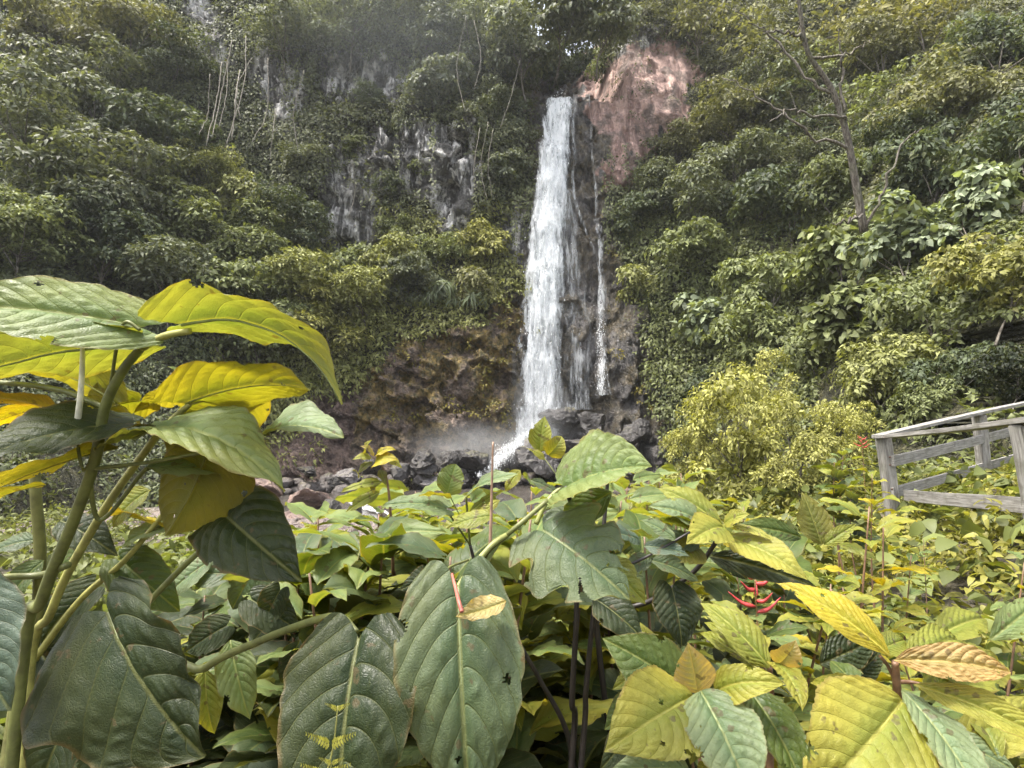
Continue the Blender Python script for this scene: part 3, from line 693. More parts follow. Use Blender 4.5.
# bare leaning trunk on the slope
r = np.random.default_rng(55)
bp = [at(864, 232, 17.6), at(856, 185, 17.6), at(846, 132, 17.5), at(832, 90, 17.4), at(808, 52, 17.2), at(800, 10, 17.0), at(793, -40, 16.8)]
bt = tag(empty('bare_tree', bp[0]), 'tall pale tree with a bare leaning trunk and thin crooked branches', 'tree')
g = Geo(); sp_ = spline(bp, 34); v, t, q_ = tube_arrays(sp_, np.linspace(.125, .04, 34), 9); g.add(v, t, q_)
child('trunk', g.mesh('trunk', True), M_BARK, bt)
for b in ([(846, 120, 17.5), (815, 116, 17.0), (786, 112, 16.6), (770, 122, 16.4)], [(836, 95, 17.4), (800, 70, 17.6), (770, 34, 17.8), (755, 26, 17.8), (735, 8, 17.8)],
          [(803, 40, 17.1), (784, 30, 16.9), (764, 34, 16.9)], [(852, 150, 17.5), (800, 128, 17.4), (760, 96, 17.6), (722, 78, 17.8)], [(843, 62 + 50, 17.4), (842, 60, 17.2), (838, 30, 17.2)],
          [(866, 228, 17.5), (884, 190, 17.2), (906, 140, 17.0), (922, 128, 17)], [(812, 58, 17.2), (846, 56, 17.2), (870, 40, 17.0)], [(862, 215, 17.4), (846, 222, 16.8), (832, 224, 16.5)]):
    sb = spline([at(*x) for x in b], 20); sb[1:-1] += r.normal(size=(18, 3)) * .05
    v, t, q_ = tube_arrays(sb, np.linspace(.05, .012, 20), 6); g = Geo(); g.add(v, t, q_); child('branch', g.mesh('branch', True), M_BARK, bt)

# hanging roots and vines
VINES = [((240, 70, 30), (232, 140, 28)), ((246, 36, 33), (225, 148, 30.5)), ((232, 40, 33), (212, 138, 30.5)), ((222, 62, 33), (206, 146, 30.5)), ((210, 74, 32), (199, 134, 30.5)), ((252, 58, 33), (240, 118, 31)),
         ((268, 58, 33), (252, 142, 31)), ((276, 110, 33), (270, 160, 32)), ((228, 60, 33), (219, 128, 30.5)),
         ((352, 160, 34), (349, 218, 34)), ((466, 16, 36), (465, 112, 35)), ((474, 20, 36), (474, 90, 35)), ((480, 128, 35), (476, 190, 34.6)), ((488, 122, 35), (487, 200, 34.8)), ((520, 60, 36.2), (500, 128, 35.4)), ((493, 130, 35.2), (492, 196, 35)), ((304, 70, 34), (298, 150, 33.5))]
for k, (a, b) in enumerate(VINES):
    pa, pb = at(a[0], a[1], a[2] - .9), at(b[0], b[1], b[2] - .6); n = 16
    pts = spline([pa, (pa + pb) / 2 + r.normal(size=3) * .35, pb], n); pts[1:-1] += r.normal(size=(n - 2, 3)) * .015
    g = Geo(); v, t, q_ = tube_arrays(pts, np.full(n, .028 if k < 4 else .018), 5); g.add(v, t, q_)
    lb = ('pale aerial root hanging straight down the cliff beside the pale rock rib', 'aerial roots below the pale rock rib') if k < 9 else ('thin pale vine hanging down the cliff nearer the waterfall', 'thin vines on the cliff')
    tag(link('hanging_root', g.mesh('hanging_root', True, pa), M_VINE, None, pa), lb[0], 'root' if k < 9 else 'vine', lb[1])

# ------------------------------------------------------------------ boulders
def rock_mesh(seed, sub=4, planes=11, asp=(1, .85, .7), rough=.13):
    r = np.random.default_rng(seed); bm = bmesh.new(); bmesh.ops.create_icosphere(bm, subdivisions=sub, radius=1)
    V = np.array([v.co[:] for v in bm.verts]); n = rand_unit(planes, r); h = r.uniform(.45, .9, planes)
    dt = V @ n.T; rr = np.min(np.where(dt > .08, h[None] / np.maximum(dt, .08), 9), axis=1); rr = np.minimum(rr, 1.15)
    P = V * rr[:, None]; P *= (1 + rough * fbm(P * 2.2 + seed, 5, seed, True))[:, None]; P *= np.array(asp)
    for v, p in zip(bm.verts, P): v.co = p
    me = bpy.data.meshes.new('boulder'); bm.to_mesh(me); bm.free()
    me.polygons.foreach_set('use_smooth', np.ones(len(me.polygons), bool)); me.update()
    try: me.set_sharp_from_angle(angle=R(24))
    except Exception: pass
    return me
m = NT('boulder_rock'); oi = m.n('ObjectInfo'); co = m.coords((1, 1, 1)); n = m.noise(co, 1.4, 6, .65); n2 = m.noise(co, 6, 5, .6)
col = m.mix(1.0, oi.outputs['Color'], m.ramp(n, .3, .7, .5, 1.5), 'MULTIPLY'); col = m.mix(m.math('MULTIPLY', m.ramp(n2, .55, .75), .5), col, (.22, .20, .18))
geo = m.n('NewGeometry'); sx = m.n('SeparateXYZ'); m.set(sx.inputs[0], geo.outputs['Normal'])
col = m.mix(m.math('MULTIPLY', m.math('MULTIPLY', m.ramp(sx.outputs[2], .3, .8), m.ramp(n, .5, .62)), .55), col, (.10, .095, .03))
M_ROCK = m.done(m.bsdf(Base_Color=col, Roughness=m.ramp(n2, .3, .7, .22, .6), Specular_IOR_Level=.5, Normal=m.bump(m.math('ADD', n, n2), .9, .16)))
RM = [rock_mesh(s, 4, 9 + s % 5, (1, .8 + .05 * (s % 4), .6 + .06 * (s % 5))) for s in range(300, 308)]
G_D, G_M, G_L, G_P = (.042, .038, .036), (.085, .078, .074), (.19, .175, .17), (.23, .16, .135)
ROCKS = [ # px, py, d, rpx, colour, label
 (538, 457, 31.0, 19, G_M, 'big dark wet boulder beside the foot of the white cascade', 1.0), (588, 428, 33.0, 19, G_D, 'dark ledge boulder under the thin side fall', .8), (560, 422, 33.2, 15, G_D, 'wet boulder beside the white run at the foot of the curtain', .9),
 (614, 448, 32, 15, G_M, 'brown-grey boulder below the side fall next to the bank', .9), (640, 432, 31.6, 14, G_D, 'dark angular boulder where the wet rock meets the bushes', .9), (576, 446, 32, 14, G_M, 'squat grey boulder behind the quilted leaf', .9),
 (470, 462, 30.2, 18, G_D, 'dark boulder in the spray beside the cascade', .9), (446, 464, 30, 15, G_D, 'dark brown boulder veiled by spray under the bluff', .9), (424, 462, 29.6, 20, G_D, 'largest dark boulder at the foot of the bluff', .8),
 (458, 478, 29.4, 12, G_M, 'grey boulder at the waterline nearest the cascade', .9), (437, 484, 28.8, 16, G_L, 'pale sloping slab at the far waterline', .6), (419, 479, 28.8, 8, G_L, 'upright pale stone at the far waterline', 1.3),
 (402, 472, 28.8, 13, G_M, 'pinkish grey boulder below the dark bluff', .9), (395, 486, 28.2, 12, G_D, 'dark boulder half in the water behind the slender sapling', .9), (368, 466, 28.4, 11, G_M, 'grey block behind the sapling tip', .8),
 (350, 478, 27.8, 13, G_L, 'light grey flat boulder at the water by the earth bank', .8), (335, 484, 27.4, 9, G_D, 'small dark stone on the waterline by the earth bank', .9), (308, 470, 26.8, 15, G_D, 'dark log-like rock lying on the earth bank', .35),
 (378, 484, 28.0, 9, G_M, 'small grey stone between two waterline boulders', .8), (482, 470, 30.4, 10, G_D, 'dark stone right at the edge of the white cascade', .9),
 (303, 500, 19.6, 21, G_P, 'flat pinkish rock on the near shore of the pool', .45), (307, 518, 17.6, 16, G_P, 'rounded reddish rock below the flat pinkish rock', .8), (284, 522, 17.2, 15, G_P, 'brown-pink rock beside the clump of small bright leaves', .8), (266, 488, 20.5, 16, G_P, 'pale pink rock at the end of the near shore', .6),
 (330, 510, 18.2, 11, G_M, 'grey stone on the near shore next to the reddish rock', .7), (352, 512, 18, 10, G_M, 'small grey stone in the middle of the near shore', .7), (300, 540, 15.6, 14, G_P, 'low pinkish rock under the dark drooping leaf', .7), (500, 512, 21, 14, G_D, 'brown boulder seen behind the bare twig', .9), (470, 510, 20.5, 12, G_M, 'grey boulder in the shallows behind the mint leaf', .8), (620, 470, 29.5, 14, G_M, 'grey boulder above the yellow undergrowth right of the quilted leaf', .9),
]
for k, (x, y, d, rp, colr, lab, asp) in enumerate(ROCKS):
    c = at(x, y, d); s_ = rp * d / F_PX * (1.25 if y > 490 or x > 500 else 1.0); o = link('boulder', RM[k % 8], M_ROCK, None, c, colr)
    o.rotation_euler = (random.uniform(-.35, .35), random.uniform(-.35, .35), random.uniform(0, 6.28)); o.scale = (s_, s_, s_ * asp * 1.2)
    tag(o, lab, 'boulder', 'boulders round the pool')
# loose stones nobody could count along both shores
bm = bmesh.new(); bmesh.ops.create_icosphere(bm, subdivisions=2, radius=1); IV = np.array([v.co[:] for v in bm.verts]); IT = np.array([[v.index for v in f.verts] for f in bm.faces]); bm.free()
def stones(name, C, S, colr):
    n = len(C); A = rand_unit(n); pl = rand_unit(n); 
    V = IV[None] * (1 + .35 * rng.normal(size=(n, len(IV), 1)) * .45) ; V = V * np.stack([S, S * rng.uniform(.6, 1, n), S * rng.uniform(.4, .8, n)], -1)[:, None]
    th = rng.random(n) * 6.28; c_, s_ = np.cos(th)[:, None], np.sin(th)[:, None]
    V = np.stack([V[..., 0] * c_ - V[..., 1] * s_, V[..., 0] * s_ + V[..., 1] * c_, V[..., 2]], -1) + C[:, None]
    o = link(name, raw_mesh(name, V.reshape(-1, 3), (IT[None] + (np.arange(n) * len(IV))[:, None, None]).reshape(-1, 3)), M_ROCK, None, None, colr); tag(o, kind='stuff')
n = 900; X = rng.uniform(-13, 1, n); Y = rng.uniform(11.5, 22, n); Z = ground_z(X, Y); k = Z > -.12
stones('shore_stones', np.stack([X, Y, Z], -1)[k], rng.gamma(3, .035, k.sum()) + .03, (.16, .125, .11))
n = 420; U_ = rng.uniform(250, 530, n); Z = rng.uniform(0, 1.2, n) ** 1.2 * .8; Pq = cliff_pos(U_, np.abs(Z)); Pq[:, 1] -= rng.uniform(0, 1.5, n)
Pq[:, 2] *= .6
stones('waterline_stones', Pq, rng.gamma(3, .06, n) + .05, (.10, .085, .078))
# ------------------------------------------------------------------ detailed leaves of the plants close by
def leaf_mat():
    m = NT('plant_leaf'); oi = m.n('ObjectInfo'); base = oi.outputs['Color']; geo = m.n('NewGeometry'); back = geo.outputs['Backfacing']
    ph, lat, av = m.attr('phase'), m.attr('lat'), m.attr('av')
    fr = m.math('ABSOLUTE', m.math('SUBTRACT', m.math('FRACT', ph), .5))           # 0 on a side vein
    vein = m.ramp(fr, .0, .055, 1, 0); mid = m.ramp(m.math('ABSOLUTE', lat), .004, .016, 1, 0)
    cx = m.n('CombineXYZ'); m.set(cx.inputs[0], m.math('MULTIPLY', ph, .8)); m.set(cx.inputs[1], m.math('MULTIPLY', av, 5.5)); m.set(cx.inputs[2], m.math('MULTIPLY', oi.outputs['Random'], 50))
    ter = m.noise(cx.outputs[0], 2.6, 3, .6, .3)                                    # cross veins between the side veins
    co = m.coords((1, 1, 1)); blot = m.noise(co, 14, 4, .6); fine = m.noise(co, 160, 3, .6); spots = m.noise(co, 55, 2, .5)
    terv = m.ramp(m.math('ABSOLUTE', m.math('SUBTRACT', ter, .5)), 0, .04, 1, 0)
    c = m.mix(1.0, base, m.ramp(blot, .25, .75, .72, 1.28), 'MULTIPLY')
    yel = m.mix(1.0, base, (1.7, 1.15, .6), 'MULTIPLY')
    c = m.mix(m.math('MULTIPLY', m.ramp(m.noise(co, 7, 3, .5), .5, .75), .35), c, yel)
    vc = m.mix(.4, m.mix(1.0, base, (1.5, 1.4, 1.2), 'MULTIPLY'), (.30, .30, .10))
    gm = m.math('MULTIPLY', m.ramp(m.math('ADD', av, m.math('MULTIPLY', m.noise(co, 11, 4, .6), 1.1)), .55, 1.15, 1, 0), .55)
    c = m.mix(gm, c, m.mix(1.0, base, (.62, .86, .75), 'MULTIPLY'))
    c = m.mix(m.math('MULTIPLY', terv, .12), c, vc)
    c = m.mix(m.math('MULTIPLY', vein, .30), c, vc); c = m.mix(m.math('MULTIPLY', mid, .8), c, vc)
    c = m.mix(m.math('MULTIPLY', m.ramp(spots, .66, .72), .7), c, (.10, .075, .035))
    edge = m.ramp(m.math('ADD', av, m.math('MULTIPLY', blot, .25)), 1.06, 1.16)
    c = m.mix(m.math('MULTIPLY', edge, .5), c, (.20, .13, .05))
    under = m.mix(.45, c, (.25, .22, .05))
    c2 = m.mix(back, c, under); NETCOL = 1
    vr = m.n('TexVoronoi', feature='DISTANCE_TO_EDGE'); vr.inputs['Scale'].default_value = 260; wv = m.n('VectorMath', operation='ADD'); nd = m.n('TexNoise'); nd.inputs['Scale'].default_value = 60; m.set(nd.inputs['Vector'], co); sc_ = m.n('VectorMath', operation='SCALE'); m.set(sc_.inputs[0], nd.outputs['Color']); sc_.inputs['Scale'].default_value = .012; m.set(wv.inputs[0], co); m.set(wv.inputs[1], sc_.outputs[0]); m.set(vr.inputs['Vector'], wv.outputs[0])
    net = m.ramp(vr.outputs['Distance'], 0, .22)
    h = m.math('ADD', m.math('MULTIPLY', vein, -.5), m.math('ADD', m.math('MULTIPLY', net, .13), m.math('MULTIPLY', fine, .15)))
    nb = m.bump(h, .6, .0028)
    pr = m.bsdf(Base_Color=c2, Roughness=m.ramp(blot, .3, .7, .36, .54), Specular_IOR_Level=.36, Normal=nb)
    tr = m.n('BsdfTranslucent'); m.set(tr.inputs[0], m.mix(1.0, c, (1.6, 1.32, .32), 'MULTIPLY')); m.set(tr.inputs[1], nb)
    mx = m.n('MixShader'); mx.inputs[0].default_value = .42; m.set(mx.inputs[1], pr); m.set(mx.inputs[2], tr.outputs[0])
    return m.done(mx.outputs[0])
M_LEAF = leaf_mat()
m = NT('plant_stem'); oi = m.n('ObjectInfo'); co = m.coords((1, 1, 1)); n = m.noise(co, 35, 4, .6)
M_STEM = m.done(m.bsdf(Base_Color=m.mix(1.0, oi.outputs['Color'], m.ramp(n, .3, .7, .65, 1.35), 'MULTIPLY'), Roughness=.5, Normal=m.bump(n, .3, .003)))
SHAPES = {
 'heart': ([0, .03, .08, .16, .28, .42, .56, .70, .82, .91, .97, 1], [.60, .70, .80, .92, 1, .97, .85, .66, .43, .22, .07, 0], .13),
 'ovate': ([0, .03, .10, .20, .32, .44, .58, .72, .84, .92, .97, 1], [0, .22, .55, .84, .99, 1, .88, .65, .38, .18, .06, 0], .0),
 'lance': ([0, .05, .14, .28, .44, .60, .74, .86, .94, 1], [0, .24, .55, .86, 1, .94, .72, .42, .18, 0], .0),
 'round': ([0, .05, .15, .3, .5, .7, .85, .94, 1], [.35, .6, .88, 1, 1, .86, .58, .3, 0], .08)}
def leaf_mesh(L, ratio, shape='ovate', nv=9, bulge=.010, droop=.3, fold=.1, wave=.035, serr=.0, seed=0, ns=100, nw=23, bites=1, tear=0, twist=0.0, lobed=0.0, arch=None, asym=0.0):
    r = np.random.default_rng(seed); sx, sy, lobe = SHAPES[shape]
    s = np.linspace(0, 1, ns); w = np.interp(s, sx, sy); k = np.hanning(9); k /= k.sum(); w2 = np.convolve(np.pad(w, 4, mode='reflect', reflect_type='odd'), k, mode='valid')
    w = np.clip(w2, 0, None); w[-1] = 0
    if shape in ('ovate', 'lance'): w[0] = 0
    v = np.linspace(-1, 1, 2 * nw - 1); S, Vv = np.meshgrid(s, v, indexing='ij'); W = w[:, None]; A = np.abs(Vv)
    serrv = 1 + .07 * vnoise(np.stack([S * 5 + 40 * (Vv > 0), 0 * S + seed, 0 * S], -1), 3) * A ** 2 + .03 * vnoise(np.stack([S * 17 + 40 * (Vv > 0), 0 * S + seed, 0 * S], -1), 4) * A ** 4 + serr * (np.abs(((S * nv * 3) % 1) - .5) * 2 - .5) * A ** 6
    y = Vv * W * ratio * .5 * serrv
    x = S - lobe * (1 - S) ** 3 * np.sin(np.pi * A * .78) ** .9 * 1.1
    ar = arch if arch is not None else (.46 if shape in ('heart', 'round') else .34)
    y = np.where(Vv > 0, y * (1 - asym), y)
    y = y * (1 - lobed * np.clip(np.sin(S * 19 + 1.2 * np.sign(Vv) + seed), 0, 1) * A ** 3)
    ph = nv * (S - ar * A ** 1.15 * (1 - .5 * S)) + .5 + .28 * np.tanh(Vv * 25) + .16 * np.sin(S * 7 + A * 2 + seed) + .05 * nv * np.sin(A * 3) * (Vv > 0)
    b = np.abs(np.sin(np.pi * (ph - .5)))                     # 0 on the side veins
    z = bulge * 1.25 * (b ** .6) * np.minimum(1, A * 4) * (1 - .35 * A) * np.minimum(1, W * 2)
    wob = vnoise(np.stack([ph * .9, A * 5 + 9 * (Vv > 0), 0 * A + seed], -1), 5); wob2 = vnoise(np.stack([ph * 2.3, A * 12 + 9 * (Vv > 0), 0 * A + seed], -1), 6)
    z += bulge * (.38 * np.sin(A * 34 + wob * 5 + np.sin(ph * 6.28) * .6) * (.6 + .6 * wob2) + .30 * wob2) * b * np.minimum(1, W * 2)
    z += -.012 * np.exp(-(y / .02) ** 2)
    z += np.abs(y) * math.tan(fold)
    a1, a2 = r.uniform(0, 6.28, 2)
    z += wave * A ** 2 * (np.sin(S * r.uniform(6, 10) + a1 + (Vv > 0) * a2)) * np.minimum(1, W * 1.6)
    z += .35 * wave * A ** 3 * np.sin(S * r.uniform(20, 28) + a2 + (Vv > 0) * 2)
    # bend along the midrib
    th = -droop * (S - .35) * 2; ss = np.linspace(0, 1, 200); tt = -droop * (ss - .35) * 2
    cxs, czs = np.concatenate([[0], np.cumsum(np.cos(tt))[:-1]]) / 199, np.concatenate([[0], np.cumsum(np.sin(tt))[:-1]]) / 199
    Sx = x.clip(0, 1); bx = np.interp(Sx, ss, cxs) + np.minimum(x, 0) * np.cos(tt[0]); bz = np.interp(Sx, ss, czs) + np.minimum(x, 0) * np.sin(tt[0])
    thx = -droop * (Sx - .35) * 2
    if twist:
        tw = twist * S; y, z = y * np.cos(tw) - z * np.sin(tw), y * np.sin(tw) + z * np.cos(tw)
    X = bx - z * np.sin(thx); Z = bz + z * np.cos(thx)
    ex, ez = cxs[-1], czs[-1]; cl = math.hypot(ex, ez); ca, sa = ex / cl, ez / cl
    X, Z = (X * ca + Z * sa) / cl, (-X * sa + Z * ca) / cl
    P = np.stack([X, y / cl, Z], -1).reshape(-1, 3) * L
    q = grid_quads(ns, 2 * nw - 1)
    keep = np.ones(len(q), bool); fs, fv = S.ravel()[q].mean(1), Vv.ravel()[q].mean(1); fy = (y.ravel()[q]).mean(1); fx = fs
    for _ in range(bites):
        sb = r.uniform(.2, .85); sd = r.choice([-1, 1]); yb = sd * np.interp(sb, s, w) * ratio * .5 * r.uniform(.85, 1.02); rb = r.uniform(.02, .05)
        keep &= ((fx - sb) ** 2 + (fy - yb) ** 2) > (rb * (1 + .3 * np.sin(9 * np.arctan2(fy - yb, fx - sb)))) ** 2
    if ns >= 64:
        for _ in range(int(r.integers(0, 3))):
            sb = r.uniform(.15, .85); yb = r.uniform(-.8, .8) * np.interp(sb, s, w) * ratio * .5; rb = r.uniform(.006, .018)
            keep &= ((fx - sb) ** 2 + (fy - yb) ** 2) > (rb * (1 + .35 * np.sin(5 * np.arctan2(fy - yb, fx - sb) + sb * 40))) ** 2
    for _ in range(tear):
        sb = r.uniform(.25, .8); sd = r.choice([-1, 1]); dq = nv * (fs - .46 * np.abs(fv) ** 1.15 * (1 - .5 * fs)); c0 = round(nv * sb) + .5
        keep &= ~((fv * sd > r.uniform(.35, .6)) & (np.abs(dq - c0) < .42 * (np.abs(fv) - .25)))
    me = raw_mesh('leaf', P, None, q[keep], True)
    attr(me, 'phase', ph.ravel()); attr(me, 'lat', (Vv * W * ratio * .5).ravel()); attr(me, 'av', A.ravel() + .0 * S.ravel())
    mid = P.reshape(ns, 2 * nw - 1, 3)[:, nw - 1]
    return me, mid
LC = dict(pale=(.155, .20, .068), dark=(.030, .043, .015), green=(.068, .100, .022), sage=(.085, .116, .058), mint=(.175, .225, .115), yel=(.255, .25, .042), gold=(.33, .275, .022),
          pink=(.36, .25, .10), olive=(.12, .12, .02), lime=(.20, .215, .034), rust=(.34, .24, .04), tan=(.42, .33, .14), deep=(.026, .038, .015), blue=(.085, .12, .085))
STEM_G, STEM_D, STEM_Y, STEM_B = (.12, .13, .035), (.018, .014, .012), (.26, .25, .07), (.16, .09, .05)
_leaf_i = [0]
def W(p): return at(*p)
def basis(b, t, n):
    X = norm(t - b); Z = np.asarray(n, float); Z = norm(Z - X * (Z @ X)); Y = np.cross(Z, X)
    return X, Y, Z
def add_leaf(plant, b, t, ratio, n, col, shape='ovate', rib=True, petiole=None, world=False, label=None, **kw):
    """b, t: base and tip of the blade; n: direction its upper face looks"""
    B = np.asarray(b, float) if world else W(b); T = np.asarray(t, float) if world else W(t)
    nn = np.asarray(n, float) if world else camdir(*n)
    L = float(np.linalg.norm(T - B)); _leaf_i[0] += 1; kw.setdefault('seed', _leaf_i[0])
    me, mid = leaf_mesh(L, ratio, shape, **kw)
    X, Y, Z = basis(B, T, nn)
    o = link('leaf', me, M_LEAF, plant, None, LC[col] if isinstance(col, str) else col)
    o.matrix_local = Matrix(((X[0], Y[0], Z[0], B[0] - plant.location[0]), (X[1], Y[1], Z[1], B[1] - plant.location[1]), (X[2], Y[2], Z[2], B[2] - plant.location[2]), (0, 0, 0, 1)))
    if label: o['label'] = label
    if rib:
        mp = mid[::6]; rr = L * .0085 * (1 - .85 * np.linspace(0, 1, len(mp))); g = Geo(); v, tt, qq = tube_arrays(mp - np.array([0, 0, L * .004]), rr, 6); g.add(v, tt, qq)
        cc = np.array(o.color[:3]); link('midrib', g.mesh('midrib', True), M_STEM, o, None, tuple(cc * .8 + np.array([.07, .07, .02])))
    if petiole:
        add_stem(plant, [petiole, b] if not isinstance(petiole, list) else petiole + [b], .0022 * L / .12, .0018 * L / .12, STEM_G, 'petiole', world)
    return o
def add_stem(plant, pts, r0, r1, col, name='stem', world=False):
    P = np.array([np.asarray(p, float) if world else W(p) for p in pts]); n = max(6, 7 * len(P)); s = spline(P, n); g = Geo(); v, t, q_ = tube_arrays(s, np.linspace(r0, r1, n), 9); g.add(v, t, q_)
    return link(name, g.mesh(name, True, plant.location), M_STEM, plant, None, col)
def plant(name, p, label, cat='plant', group=None, world=False):
    return tag(empty(name, Vector(p if world else W(p))), label, cat, group)
def gfoot(px, py, d):
    p = at(px, py, d); return np.array([p[0], p[1], float(ground_z(p[0], p[1])) - .03])

# ---- tall big-leaved plant beside the camera -------------------------------------------------
pl = plant('large_leaved_plant', gfoot(20, 700, .85), 'tall plant with big yellow-backed leaves on green stems, reaching out from the left edge', world=True)
F = tuple(gfoot(20, 700, .85))
def st(pts, r0, r1, c, name='stem'):
    P = [p if isinstance(p, np.ndarray) else W(p) for p in pts]
    return add_stem(pl, P, r0, r1, c, name, True)
fp = np.array(F)
st([fp, (18, 700, .84), (42, 600, .82), (74, 520, .79), (95, 460, .77), (105, 408, .76), (122, 372, .75), (141, 348, .75)], .0095, .0055, STEM_G)
st([(141, 348, .75), (165, 336, .74), (190, 331, .73)], .0055, .0042, STEM_Y)
st([fp + (.03, .05, 0), (26, 720, .92), (52, 610, .90), (98, 520, .86), (150, 445, .84), (172, 420, .83), (190, 404, .83)], .008, .0042, STEM_Y)
st([(105, 408, .76), (70, 393, .77), (36, 386, .78), (-30, 380, .80)], .0042, .0034, STEM_G)
st([(-40, 590, .8), (0, 578, .82), (40, 575, .84), (68, 565, .8)], .005, .005, STEM_G)
st([fp + (.0, .1, 0), (40, 760, .95), (55, 700, .95), (96, 640, .92), (130, 620, .9), (190, 560, .88), (238, 522, .86)], .008, .004, STEM_G)
st([fp + (-.05, .0, 0), (10, 740, .98), (34, 640, .97), (40, 560, .96), (36, 500, .95), (34, 460, .95)], .011, .008, (.13, .13, .04))
st([(34, 660, .97), (80, 600, .95), (125, 560, .93), (175, 500, .91)], .006, .004, STEM_Y)
st([(83, 470, .77), (150, 462, .77), (200, 453, .76)], .003, .0022, STEM_G, 'petiole')
st([(88, 466, .77), (100, 520, .8), (140, 475, .80), (148, 468, .80)], .0032, .003, STEM_G, 'petiole')
st([(108, 404, .76), (118, 340, .74), (126, 322, .72), (140, 330, .72)], .0022, .0022, STEM_G, 'petiole')
st([(82, 468, .76), (78, 448, .76), (76, 432, .76)], .0022, .0020, STEM_G, 'petiole')
o = st([(76, 434, .76), (80, 400, .75), (82, 372, .75), (83, 340, .75)], .0042, .0028, (.62, .60, .48), 'flower_spike'); o['label'] = 'pale cream flower spike'
st([(245, 445, .88), (246, 425, .88), (247, 392, .88)], .0030, .0024, (.42, .36, .10), 'petiole')
st([(240, 450, .86), (252, 438, .88), (270, 434, .88)], .0026, .0022, STEM_Y, 'petiole')
st([(190, 404, .83), (222, 398, .85), (244, 416, .86)], .0022, .002, STEM_Y, 'petiole')
A = lambda *a, **k: add_leaf(pl, *a, **k)
A((139, 326, .74), (-75, 306, .66), .52, (.05, .62, .78), 'pale', 'heart', fold=.10, droop=.25, nv=9, bulge=.010, wave=.015, label='big pale green leaf seen from above')
A((125, 343, .75), (-80, 392, .74), .42, (.0, .80, -.55), 'pale', 'heart', fold=.1, droop=.25, nv=8)
A((182, 322, .73), (344, 404, .66), .46, (.28, .93, -.22), 'pale', 'heart', fold=.10, droop=.65, nv=8, twist=-.5, wave=.03, label='long drooping leaf with a bright yellow underside and grey-green tip')
A((186, 402, .83), (312, 388, .76), .50, (.05, .75, -.62), 'lime', 'heart', fold=.08, droop=.35, nv=8, wave=.035)
A((246, 396, .86), (222, 452, .88), .85, (-.35, .45, -.75), 'lime', 'heart', fold=.1, droop=.3, wave=.03)
A((262, 434, .88), (344, 437, .80), .62, (.05, .86, .45), 'mint', 'heart', fold=.16, droop=.4, wave=.05, label='small mint-coloured leaf with turned-up lobes')
A((132, 436, .80), (286, 490, .70), .44, (.1, .93, .30), 'pale', 'heart', fold=.06, droop=.6, nv=10, bulge=.012)
A((146, 468, .80), (236, 480, .84), .5, (.0, .85, .30), 'mint', 'ovate', droop=.4)
A((128, 424, .79), (-80, 486, .62), .56, (-.05, .80, .58), 'dark', 'heart', fold=.12, droop=.35, nv=9, bulge=.012, label='dark leaf crossing behind the main stem')
A((118, 446, .80), (-40, 505, .70), .34, (.0, .85, -.40), 'yel', 'ovate', fold=.1, droop=.2)
A((208, 452, .80), (166, 536, .84), .95, (.15, .20, -.95), 'olive', 'heart', fold=.15, droop=.3, wave=.03, label='dark olive leaf hanging with its back to the light')
A((226, 516, .84), (302, 582, .74), .62, (-.1, .60, .80), 'dark', 'heart', fold=.10, droop=.55, nv=7, bulge=.016)
A((106, 612, .66), (204, 758, .60), 1.06, (-.15, .34, .93), 'dark', 'heart', fold=.05, droop=.30, nv=6, bulge=.016, wave=.05, bites=3, ns=130, asym=.4, lobed=.12, label='very large dark leaf with a sunken midrib')
A((-40, 590, .62), (10, 712, .58), .7, (.2, .35, .9), 'blue', 'heart', droop=.3)
A((88, 690, .86), (40, 800, .84), .62, (-.1, .4, .9), 'dark', 'ovate', droop=.4); A((120, 698, .84), (96, 800, .8), .6, (.2, .4, .9), 'dark', 'ovate', droop=.4)
A((60, 412, .80), (-30, 396, .74), .5, (.0, .8, -.55), 'rust', 'ovate', droop=.3); A((40, 408, .84), (-40, 440, .78), .5, (.0, .8, -.5), 'gold', 'ovate', droop=.3)
A((118, 402, .86), (5, 362, .88), .75, (.05, .70, -.68), 'lime', 'heart', droop=.3); A((140, 400, .86), (80, 420, .9), .6, (.05, .70, -.68), 'lime', 'heart', droop=.3)
A((46, 484, .80), (-40, 516, .74), .45, (.0, .85, -.45), 'yel', 'ovate', droop=.3); A((194, 398, .85), (134, 412, .88), .42, (.0, .8, -.5), 'yel', 'ovate', droop=.3)
A((172, 534, .92), (98, 514, .95), .42, (.0, .8, -.5), 'gold', 'ovate', droop=.3); A((176, 524, .92), (120, 548, .95), .36, (.0, .8, .6), 'pale', 'ovate', droop=.3)
A((200, 392, .88), (168, 366, .86), .5, (.0, .9, .3), 'pale', 'ovate', droop=.3); A((60, 360, .84), (118, 352, .82), .35, (.0, .8, -.5), 'yel', 'ovate', droop=.3)
A((100, 540, .92), (56, 575, .92), .5, (.0, .8, .5), 'green', 'ovate', droop=.3)

for (b, t, rt, n, cl, sh) in (((44, 560, .95), (4, 612, .93), .55, (-.1, .6, .8), 'green', 'ovate'), ((60, 520, .92), (118, 556, .9), .5, (.1, .7, .7), 'dark', 'ovate'), ((36, 540, .96), (-20, 560, .95), .5, (-.1, .8, .5), 'sage', 'ovate'),
     ((120, 560, .95), (180, 612, .95), .6, (.1, .6, .8), 'green', 'heart'), ((30, 640, 1.0), (90, 700, 1.0), .6, (.1, .5, .85), 'deep', 'ovate'), ((90, 590, 1.0), (40, 650, 1.0), .6, (0, .5, .85), 'dark', 'heart'), ((150, 490, .95), (112, 528, .95), .6, (0, .7, .7), 'lime', 'ovate')):
    A(b, t, rt, n, cl, sh, droop=.4)
